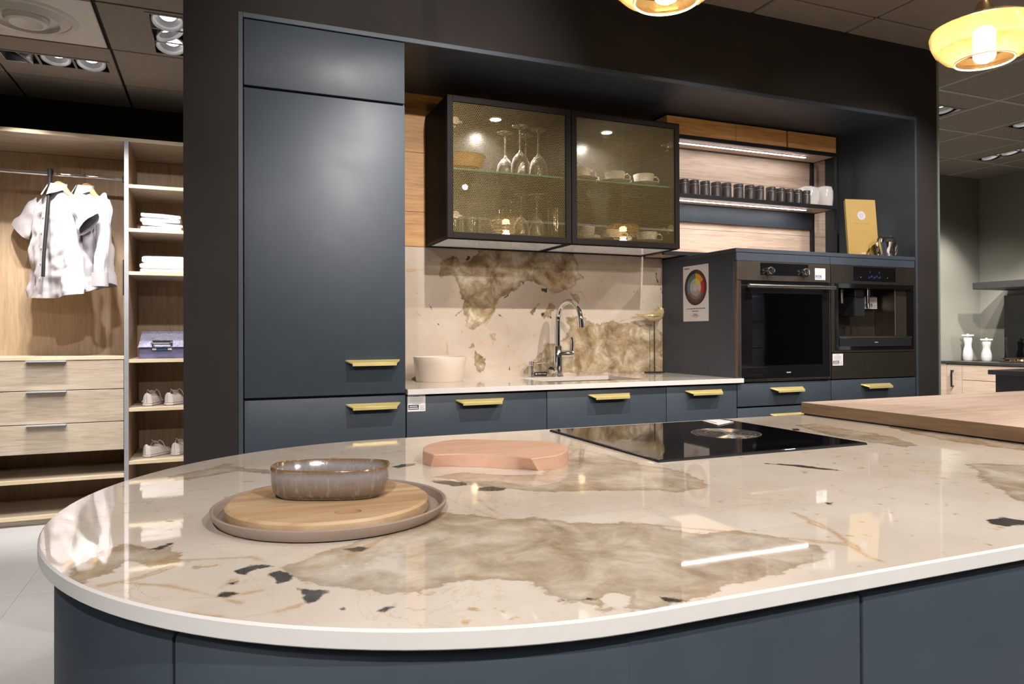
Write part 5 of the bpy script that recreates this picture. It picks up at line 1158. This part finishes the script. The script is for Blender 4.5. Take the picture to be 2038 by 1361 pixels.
board('shelf', xl + 0.001, xr - 0.001, 0.255, 0.277); board('base_shelf', xl + 0.001, xr - 0.001, 0.038, 0.060)
obj('plinth', B().box(xl + 0.001, 0.30, YW + 0.03, YW + 0.045, 0.0, 0.0365), 'sonoma_x', t)
obj('chest_floor', B().box(xl + 0.001, xr - 0.001, YW + 0.022, YWB - 0.012, 0.430, 0.446), 'sonoma_x', t)
for z0, z1 in ((0.812, 0.990), (0.610, 0.807), (0.431, 0.605)):
    d = obj('drawer_front', B().box(xl + 0.003, xr - 0.003, YW + 0.001, YW + 0.02, z0, z1, 0.001), 'sonoma_x', t)
    b = B(); b.box(-1.046, -0.836, YW - 0.026, YW + 0.001, z1 - 0.001, z1 + 0.0015); b.box(-1.046, -0.836, YW - 0.0275, YW - 0.0255, z1 - 0.006, z1 + 0.0015)
    obj('tab_handle', b, 'aluminium', d)
for k, z in enumerate((2.088, 1.812, 1.540, 0.987, 0.680, 0.348, 0.05)):
    board('shelf', xr + 0.0255, 0.2995, z - 0.016, z + 0.006)
ph = obj('pull_handle', B().box(xr - 0.010, xr - 0.0005, YW + 0.012, YW + 0.028, 1.395, 1.62, 0.003), 'black_metal', t); ph['label'] = 'black upright pull handle'

# hanging rail
RYL, RZ = 5.33, 2.165
t = thing('clothes_rail', 'chrome clothes rail with a black pull-down rod in the wardrobe', 'rail', (-0.95, RYL, RZ))
obj('tube', B().tube([(xl + 0.001, RYL, RZ + 0.006), (xr - 0.02, RYL, RZ)], 0.0115, 12), 'chrome', t)
obj('end_socket', B().box(xr - 0.032, xr - 0.0005, RYL - 0.02, RYL + 0.02, RZ - 0.02, RZ + 0.02, 0.004), 'black_metal', t)
b = B().tube([(-0.962, RYL - 0.022, RZ + 0.032), (-0.962, RYL - 0.026, RZ - 0.05), (-0.958, RYL - 0.22, 1.62), (-0.958, RYL - 0.24, 1.50)], [0.015, 0.011, 0.0095, 0.0095], 10)
b.lathe([(0, -0.012), (0.02, -0.012), (0.024, 0), (0.02, 0.012), (0, 0.012)], 14, (-0.962, RYL, RZ + 0.012), axis=(1, 0, 0))
obj('pull_down_rod', b, 'black_matte', t)

def lerp_tab(tab, q):
    for (a, va), (b_, vb) in zip(tab, tab[1:]):
        if q <= b_: 
            k = (q - a) / (b_ - a); k = k * k * (3 - 2 * k); return va + (vb - va) * k
    return tab[-1][1]
def shirt(label, cx, cy, ztop, yaw, long_sleeve, seed, length=0.66):
    """a shirt on its hanger: body, sleeves, collar, placket, buttons"""
    t = thing('hanging_shirt', label, 'shirt', (cx, cy, ztop), 'white shirts on the clothes rail')
    u = Vector((math.cos(yaw), math.sin(yaw), 0)); w = Vector((math.sin(yaw), -math.cos(yaw), 0))   # across, towards the viewer
    P = lambda a, d, z: Vector((cx, cy, ztop + z)) + u * a + w * d
    rnd = random.Random(seed); of = rnd.uniform(0, 50)
    hw = [(0.0, 0.055), (0.03, 0.095), (0.07, 0.150), (0.115, 0.190), (0.2, 0.192), (0.42, 0.196), (0.8, 0.215), (1.0, 0.240)]
    hd = [(0.0, 0.035), (0.06, 0.050), (0.2, 0.075), (0.5, 0.085), (1.0, 0.095)]
    b = B(); nu, nv = 72, 46
    def body(q, v):
        a = 2 * PI * q; h = lerp_tab(hw, v); dd = lerp_tab(hd, v); c, s = math.cos(a), math.sin(a)
        x = h * math.copysign(abs(c) ** 0.75, c); d = dd * math.copysign(abs(s) ** 0.8, s)
        z = -0.02 - v * length + 0.03 * v * v * abs(c) ** 3 - (0.018 * v * (1 if s > 0 else -0.6))
        f = mnoise.noise(Vector((x * 7 + of, z * 3.0, s * 2))) * 0.040 * (0.3 + v) + mnoise.noise(Vector((x * 16 + of, z * 11 + x * 6, s))) * 0.022 * (0.4 + v) + abs(mnoise.noise(Vector((x * 12 - z * 9, z * 14 + of, s)))) * -0.020
        return P(x, d + f, z + mnoise.noise(Vector((x * 9, of, s))) * 0.012 * v)
    b.grid(body, nu, nv, wrapu=True)
    for s in (-1, 1):
        if long_sleeve:
            pts = [(0.175, 0.0, -0.075), (0.222, 0.012, -0.12), (0.250, 0.03, -0.22), (0.262, 0.045, -0.34), (0.268, 0.055, -0.46), (0.270, 0.062, -0.57)]; rr = [0.050, 0.068, 0.066, 0.060, 0.056, 0.055]
        else:
            pts = [(0.165, 0.0, -0.075), (0.215, 0.006, -0.115), (0.265, 0.014, -0.175), (0.305, 0.02, -0.225), (0.325, 0.022, -0.25)]; rr = [0.050, 0.068, 0.078, 0.088, 0.094]
        def sl(q, v, s=s, pts=pts, rr=rr):
            k = v * (len(pts) - 1); i = min(int(k), len(pts) - 2); fr = k - i
            a0, a1 = Vector(pts[i]), Vector(pts[i + 1]); p = a0.lerp(a1, fr); r = rr[i] + (rr[i + 1] - rr[i]) * fr
            tg = (a1 - a0).normalized(); nn = Vector((0, 1, 0)); bb = tg.cross(nn).normalized()
            a = 2 * PI * q; off = bb * (r * math.cos(a)) + nn * (r * 0.42 * math.sin(a))
            f = 1 + 0.38 * mnoise.noise(Vector((p.x * 12 + of * s, p.z * 14, math.sin(a) * 2.2)))
            pp = p + off * f; return P(s * pp.x, pp.y, pp.z)
        b.grid(sl, 26, 22, wrapu=True)
    obj('body', b, 'shirt_white', t, recalc=False, angle=80)
    if long_sleeve:
        for s in (-1, 1):
            b = B()
            def cf(q, v, s=s):
                a = 2 * PI * q; return P(s * (0.271 + 0.060 * math.cos(a)), 0.064 + 0.040 * math.sin(a), -0.545 - 0.085 * v)
            b.grid(cf, 26, 4, wrapu=True); obj('cuff', b, 'shirt_white', t, recalc=False)
    # collar: two leaves standing round the neck
    for s in (-1, 1):
        b = B()
        def cl(q, v, s=s):
            a = -PI / 2 + q * (PI * 0.98); x = 0.066 * math.cos(a); d = 0.050 * math.sin(a)
            drop = 0.045 * v + 0.035 * v * max(0, q - 0.55) / 0.45
            return P(s * (x + 0.017 * v), d + 0.030 * v * (0.3 + 0.9 * q), 0.028 - drop + 0.004 * math.sin(7 * q))
        b.grid(cl, 16, 6); obj('collar', b, 'shirt_white', t, recalc=False, angle=80)
    b = B().grid(lambda q, v: P((q - 0.5) * 0.034 + 0.004 * math.sin(v * 9), lerp_tab(hd, v) + 0.012 + mnoise.noise(Vector((of, -v * 2.0, 2))) * 0.022 * (0.25 + v), -0.03 - v * (length - 0.02)), 4, 24)
    pl = obj('placket', b, 'shirt_white', t, recalc=False)
    for k in range(6):
        v = 0.1 + k * 0.15; c = P(0.004 * math.sin(v * 9), lerp_tab(hd, v) + 0.016 + mnoise.noise(Vector((of, -v * 2.0, 2))) * 0.022 * (0.25 + v), -0.03 - v * (length - 0.02))
        obj('button', B().lathe([(0, 0), (0.0055, 0), (0.0055, 0.002), (0, 0.002)], 10, c, axis=w), 'paper', pl)
    # hanger
    h = thing('clothes_hanger', 'wooden hanger holding the ' + ('long' if long_sleeve else 'short') + '-sleeved white shirt', 'hanger', (cx, cy, ztop), 'wooden hangers on the clothes rail')
    pts = [P(-0.19, 0, -0.082), P(-0.10, 0, -0.032), P(-0.04, 0, 0.022), P(0, 0, 0.036), P(0.04, 0, 0.022), P(0.10, 0, -0.032), P(0.19, 0, -0.082)]
    obj('shoulder_bar', B().tube(pts, [0.010, 0.016, 0.022, 0.026, 0.022, 0.016, 0.010], 10, flat=0.55), 'hanger_wood', h)
    zc = RZ + 0.004 - ztop
    hk = [P(0, 0, 0.05), P(0, 0, zc - 0.035)] + [Vector((cx, cy, ztop + zc)) + Vector((0, 1, 0)) * (0.0175 * math.sin(a)) + Vector((0, 0, 1)) * (-0.0175 * math.cos(a)) for a in [0.5 * PI * 0.9 + i * PI / 8 for i in range(0, 11)]]
    obj('hook', B().tube(hk, 0.0022, 6), 'steel', h)
    return t
shirt('short-sleeved white shirt hanging in front on the rail', -0.925, RYL, 2.075, math.radians(-46), False, 2, 0.66)
shirt('long-sleeved white shirt hanging behind the short-sleeved one', -0.772, RYL, 2.075, math.radians(-52), True, 5, 0.62)

# towels on the shelves
def towel(label, x0, x1, y0, y1, z0, h, layers, seed, group):
    rnd = random.Random(seed); b = B(); lh = h / layers
    for k in range(layers):
        zb = z0 + k * lh
        sh = rnd.uniform(-0.006, 0.006)
        def lay(q, v, zb=zb, sh=sh, k=k):
            a = 2 * PI * q; c, s = math.cos(a), math.sin(a); e = 0.22
            x = (x0 + x1) / 2 + sh + (x1 - x0) / 2 * math.copysign(abs(c) ** e, c); z = zb + lh / 2 + lh * 0.5 * math.copysign(abs(s) ** 0.45, s) * (1 if abs(c) > 0.9 else 1)
            y = y0 + (y1 - y0) * v
            g = mnoise.noise(Vector((x * 6 + seed, y * 5, k * 3.1))) * 0.008 + mnoise.noise(Vector((x * 26 + seed, y * 22, k))) * 0.003
            if k == 0 and s < 0: g = max(g, 0) * 0.2
            return Vector((x, y + mnoise.noise(Vector((x * 8, seed, k))) * 0.006, max(z + g * (0.4 + k), z0)))
        b.grid(lay, 60, 14, wrapu=True)
        for yy in (0, 13):
            pass
    bmesh.ops.holes_fill(b.bm, edges=[e for e in b.bm.edges if e.is_boundary], sides=0)
    return tag(obj('folded_towel', b, 'towel_white', angle=60), label, 'towel', group)
z1, z2 = 1.8182, 1.5462
G = 'folded white towels on the wardrobe shelves'
towel('upper white towel of the stack on the higher shelf', -0.437, -0.205, 5.14, 5.40, z1 + 0.049, 0.052, 2, 3, G)
towel('lower white towel of the stack on the higher shelf', -0.432, -0.198, 5.13, 5.42, z1, 0.045, 2, 8, G)
towel('upper white cloth of the stack above the storage box', -0.430, -0.165, 5.14, 5.42, z2 + 0.060, 0.044, 1, 12, G)
towel('middle white cloth of the stack above the storage box', -0.438, -0.165, 5.13, 5.42, z2 + 0.024, 0.034, 1, 21, G)
towel('lowest white cloth of the stack above the storage box', -0.440, -0.178, 5.125, 5.42, z2, 0.022, 1, 33, G)

# storage box with a sloping lid
zb = 0.9932
t = thing('storage_box', 'violet blue storage box with a woven lid and carry handle', 'box', (-0.26, 5.25, zb))
obj('body', B().box(-0.448, -0.092, 5.155, 5.40, zb, zb + 0.072, 0.003), 'box_violet', t)
b = B().hexa([(-0.458, 5.142, zb + 0.072), (-0.082, 5.142, zb + 0.072), (-0.082, 5.41, zb + 0.072), (-0.458, 5.41, zb + 0.072), (-0.450, 5.146, zb + 0.080), (-0.090, 5.146, zb + 0.080), (-0.090, 5.40, zb + 0.178), (-0.450, 5.40, zb + 0.178)], 0.003)
ld = obj('lid', b, 'box_weave', t)
b = B().tube([(-0.372, 5.178, zb + 0.105), (-0.372, 5.135, zb + 0.098), (-0.362, 5.128, zb + 0.096), (-0.272, 5.128, zb + 0.096), (-0.262, 5.135, zb + 0.098), (-0.262, 5.178, zb + 0.105)], 0.0068, 8)
obj('carry_handle', b, 'handle_grey', ld)
obj('handle_recess', B().hexa([(-0.378, 5.166, zb + 0.092), (-0.256, 5.166, zb + 0.092), (-0.256, 5.222, zb + 0.114), (-0.378, 5.222, zb + 0.114), (-0.374, 5.170, zb + 0.0955), (-0.260, 5.170, zb + 0.0955), (-0.260, 5.222, zb + 0.1165), (-0.374, 5.222, zb + 0.1165)]), 'black_enamel', ld)
lt = obj('latch_plate', B().box(-0.376, -0.258, 5.1505, 5.1548, zb + 0.052, zb + 0.070, 0.001), 'black_enamel', t)
obj('latch', B().box(-0.345, -0.285, 5.147, 5.1503, zb + 0.053, zb + 0.069, 0.001), 'latch_blue', lt)
for x in (-0.372, -0.282): obj('buckle', B().box(x, x + 0.024, 5.146, 5.1503, zb + 0.054, zb + 0.068, 0.001), 'aluminium', lt)

# sneakers
def make_sneaker(label, loc, rot):
    t = thing('sneaker', label, 'shoe', loc, 'white canvas sneakers in the wardrobe', rot)
    A = Matrix.Translation(loc) @ Matrix.Rotation(rot, 4, 'Z')
    Ln = 0.265
    wid = lambda v: 0.033 + 0.012 * math.sin(min(1, v * 1.25) * PI / 2) if v < 0.72 else 0.045 * math.sqrt(max(0.0, 1 - ((v - 0.72) / 0.285) ** 2.4)) + 0.0005
    def half(v): return (wid(v) if v > 0.06 else wid(v) * math.sqrt(max(0.02, 1 - ((0.06 - v) / 0.062) ** 2)))
    ctr = lambda v: 0.010 * math.sin(v * PI) * (v - 0.2)
    n = 20
    pl = [(ctr(i / n) + half(i / n), Ln * i / n) for i in range(n + 1)] + [(ctr(i / n) - half(i / n), Ln * i / n) for i in range(n, -1, -1)]
    T = lambda a, b_, z: A @ Vector((a, b_, z))
    def scaled(s): return [(a * s + 0.0, (b_ - Ln / 2) * (1 - (1 - s) * 0.3) + Ln / 2) for a, b_ in pl]
    so = obj('sole', B().prism(pl, 0.0, 0.027, 0.002, 0, T), 'rubber_white', t)
    s1 = scaled(1.015); b = B()
    def band(poly, z0, z1, mat):
        bb = B(); m = len(poly); lo = bb._v([T(a, q, z0) for a, q in poly]); hi = bb._v([T(a, q, z1) for a, q in poly])
        for i in range(m): bb.bm.faces.new((lo[i], lo[(i + 1) % m], hi[(i + 1) % m], hi[i]))
        return obj('stripe', bb, mat, so, recalc=False)
    band(s1, 0.0035, 0.0075, 'stripe_navy'); band(s1, 0.0215, 0.0245, 'stripe_red')
    htab = [(0.0, 0.075), (0.05, 0.078), (0.25, 0.062), (0.38, 0.060), (0.50, 0.066), (0.66, 0.046), (0.8, 0.034), (1.0, 0.020)]
    b = B(); nv, nu = 26, 22; op = 0.44
    def up(q, v):
        a = -0.12 * PI + q * 1.24 * PI; hh = lerp_tab(htab, v); w = half(v) * 0.96 if v > 0.001 else 0.0015
        c, s = math.cos(a), math.sin(a); x = ctr(v) + w * math.copysign(abs(c) ** 0.55, c) * (1 - 0.33 * max(0, s) ** 2)
        z = 0.024 + hh * max(0, s) ** 0.6
        if 0.055 < v < op and s > 0.80: z = 0.024 + hh * (0.80 ** 0.6) - (s - 0.8) * 0.16
        return T(x, Ln * (0.004 + 0.992 * v), z)
    b.grid(up, nu, nv); bmesh.ops.holes_fill(b.bm, edges=[e for e in b.bm.edges if e.is_boundary], sides=0)
    obj('upper', b, 'canvas', t, angle=60)
    b = B().prism([(0.021 * math.cos(2 * PI * i / 16), 0.068 + 0.045 * math.sin(2 * PI * i / 16)) for i in range(16)], 0.066, 0.0795, 0, 0, T); obj('lining', b, 'sneaker_lining', t)
    b = B().grid(lambda q, v: T((q - 0.5) * 0.046, 0.155 - 0.05 * v, 0.075 + 0.038 * v + 0.006 * math.sin(q * PI)), 6, 6); obj('tongue', b, 'canvas', t, recalc=False)
    lc = B()
    for k in range(4):
        y = 0.125 + k * 0.018; z = 0.094 - k * 0.010; lc.tube([T(-0.024, y, z - 0.006), T(0, y + 0.004, z + 0.002), T(0.024, y, z - 0.006)], 0.0026, 6)
    lc.tube([T(0.012, 0.118, 0.100), T(0.035, 0.110, 0.125), T(0.046, 0.135, 0.105), T(0.05, 0.16, 0.06), T(0.058, 0.185, 0.028)], 0.0028, 6)
    lc.tube([T(-0.012, 0.118, 0.100), T(-0.032, 0.108, 0.122), T(-0.040, 0.128, 0.104), T(-0.052, 0.10, 0.05), T(-0.062, 0.075, 0.028)], 0.0028, 6)
    obj('laces', lc, 'canvas', t)
    return t
za, zc_ = 0.6862, 0.3542
s0 = make_sneaker('left white sneaker on the shelf under the storage box', (-0.405, 5.165, za), -0.25); s0.scale = (0.84,) * 3
dup(s0, (-0.283, 5.165, za), -0.42, 'right white sneaker on the shelf under the storage box')
dup(s0, (-0.415, 5.19, zc_), -0.62, 'left white sneaker on the lowest visible shelf')
dup(s0, (-0.245, 5.20, zc_), -0.34, 'right white sneaker on the lowest visible shelf')

# ------------------------------------------------------------------ the kitchen on the right
CX, CT = 6.52, 0.868
t = thing('worktop_far', 'dark', 'worktop', (6.8, 4.2, CT)); bpy.data.objects.remove(t)
tag(obj('dark_worktop', B().box(CX - 0.01, 7.139, 2.2, 4.90, CT - 0.024, CT, 0.002), 'dark_stone'), 'dark worktop along the sage wall of the far kitchen', 'worktop')
def far_unit(y0, y1, lab, kind):
    t = thing('far_base_cabinet', lab, 'cabinet', (CX + 0.3, (y0 + y1) / 2, 0), 'light oak base cabinets of the far kitchen')
    obj('carcass', B().box(CX + 0.021, 7.13, y0 + 0.001, y1 - 0.001, 0.1, CT - 0.025), 'oak_far', t)
    obj('plinth', B().box(CX + 0.06, CX + 0.075, y0, y1, 0, 0.099), 'blue_dark', t)
    if kind == 'door':
        d = obj('door', B().box(CX, CX + 0.019, y0 + 0.002, y1 - 0.002, 0.105, CT - 0.034, 0.001), 'oak_far', t)
        b = B(); ym = y0 + 0.085; b.box(CX - 0.030, CX - 0.022, ym - 0.008, ym + 0.008, 0.624, 0.785, 0.001); b.box(CX - 0.023, CX, ym - 0.006, ym + 0.006, 0.626, 0.638); b.box(CX - 0.023, CX, ym - 0.006, ym + 0.006, 0.771, 0.783)
        obj('handle', b, 'black_metal', d)
    elif kind == 'panel': obj('filler', B().box(CX, CX + 0.019, y0 + 0.001, y1 - 0.001, 0.105, CT - 0.026), 'oak_far', t)
    else:
        for z0, z1 in ((0.697, CT - 0.034), (0.40, 0.692), (0.105, 0.395)): obj('drawer_front', B().box(CX, CX + 0.019, y0 + 0.002, y1 - 0.002, z0, z1, 0.001), 'oak_far', t)
far_unit(4.828, 4.895, 'narrow oak filler at the left end of the far cabinets', 'panel')
far_unit(4.673, 4.827, 'slim oak base cabinet with a black bar handle', 'door')
far_unit(3.87, 4.672, 'oak drawer cabinet under the far gas hob', 'drawers')
far_unit(3.0, 3.869, 'oak drawer cabinet right of the far gas hob', 'drawers')
tag(obj('dark_upstand', B().box(7.118, 7.139, 2.3, 4.50, CT, 1.075, 0.001), 'dark_stone'), 'low dark splash strip on the sage wall', 'splashback')
tag(obj('black_splash_panel', B().box(7.1085, 7.1175, 3.2, 4.66, CT + 0.0005, 1.50, 0.001), 'black_glass'), 'glossy black glass splash panel behind the far hob', 'splashback')
t = thing('extractor_hood', 'flat grey extractor hood over the far hob', 'hood', (6.8, 4.0, 1.53))
obj('body', B().box(6.60, 7.138, 3.65, 4.62, 1.545, 1.612, 0.003), 'hood_grey', t)
obj('chimney', B().box(6.86, 7.138, 3.86, 4.155, 1.613, 2.15, 0.002), 'black_enamel', t)
obj('filter', B().box(6.64, 7.10, 3.70, 4.40, 1.5415, 1.5445), 'steel', t)
b = B().lathe([(0.030, 0), (0.036, 0), (0.036, 0.002), (0.030, 0.002)], 40, (6.5985, 4.105, 1.574), axis=(-1, 0, 0)); obj('round_emblem', b, 'paper', t)
t = thing('gas_hob', 'gas hob with round burner caps on the far worktop', 'hob', (6.8, 4.1, CT))
obj('plate', B().box(6.60, 7.06, 3.75, 4.375, CT + 0.0003, CT + 0.012, 0.002), 'steel_darker', t)
b = B()
for y in (3.8, 3.93, 4.06, 4.19, 4.33): b.box(6.60, 7.06, y - 0.006, y + 0.006, CT + 0.030, CT + 0.042)
for x in (6.606, 6.83, 7.05): b.box(x - 0.006, x + 0.006, 3.78, 4.37, CT + 0.030, CT + 0.042)
for x in (6.606, 7.05):
    for y in (3.8, 4.06, 4.33): b.box(x - 0.007, x + 0.007, y - 0.007, y + 0.007, CT + 0.012, CT + 0.031)
obj('pan_support', b, 'steel_dark', t)
for x, y in ((6.72, 4.25), (6.72, 4.0), (6.94, 4.25), (6.94, 4.0)): obj('burner', B().lathe([(0, 0), (0.038, 0), (0.042, 0.008), (0.036, 0.016), (0, 0.017)], 20, (x, y, CT + 0.0122)), 'brass_ring', t)
for y in (4.28, 4.16, 4.04): obj('knob', B().lathe([(0, 0), (0.02, 0), (0.018, 0.02), (0, 0.021)], 16, (6.635, y, CT + 0.0122)), 'brass_ring', t)
def mill(label, x, y, h):
    t = thing('pepper_mill', label, 'mill', (x, y, CT + 0.0003), 'white mills on the far worktop')
    k = h / 0.26
    obj('body', B().lathe([(0, 0), (0.040 * 1, 0), (0.044, 0.010 * k), (0.046, 0.05 * k), (0.042, 0.09 * k), (0.033, 0.13 * k), (0.031, 0.15 * k), (0.037, 0.185 * k), (0.038, 0.205 * k), (0.034, 0.222 * k), (0, 0.222 * k)], 30, (x, y, CT + 0.0003)), 'porcelain', t)
    obj('neck', B().lathe([(0, 0), (0.009, 0), (0.009, 0.02), (0, 0.02)], 12, (x, y, CT + 0.222 * k)), 'steel', t)
    b = B().tube([(x - 0.029, y + 0.041, CT + 0.243 * k), (x + 0.029, y - 0.041, CT + 0.243 * k)], 0.008, 10); b.lathe([(0, 0), (0.012, 0), (0.012, 0.02), (0.008, 0.026), (0, 0.027)], 14, (x, y, CT + 0.233 * k)); obj('crank', b, 'white_edge', t)
mill('taller white pepper mill at the end of the far dark worktop', 6.85, 4.845, 0.262)
mill('shorter white pepper mill next to the far gas hob', 6.85, 4.66, 0.218)

# nearer dark counter at the right frame edge
t = thing('dark_counter', 'dark stone counter block at the right frame edge', 'counter', (5.6, 3.0, 0))
obj('top_slab', B().box(5.0, 6.15, 2.1, 3.395, 0.848, 0.880, 0.002), 'dark_stone', t)
obj('body', B().box(5.045, 6.10, 2.15, 3.37, 0.0, 0.8475), 'dark_stone', t)
tag(obj('light_board', B().box(5.25, 5.55, 2.75, 3.16, 0.8803, 0.905, 0.004), 'oak_warm'), 'light wooden board on the dark counter at the right edge', 'board')
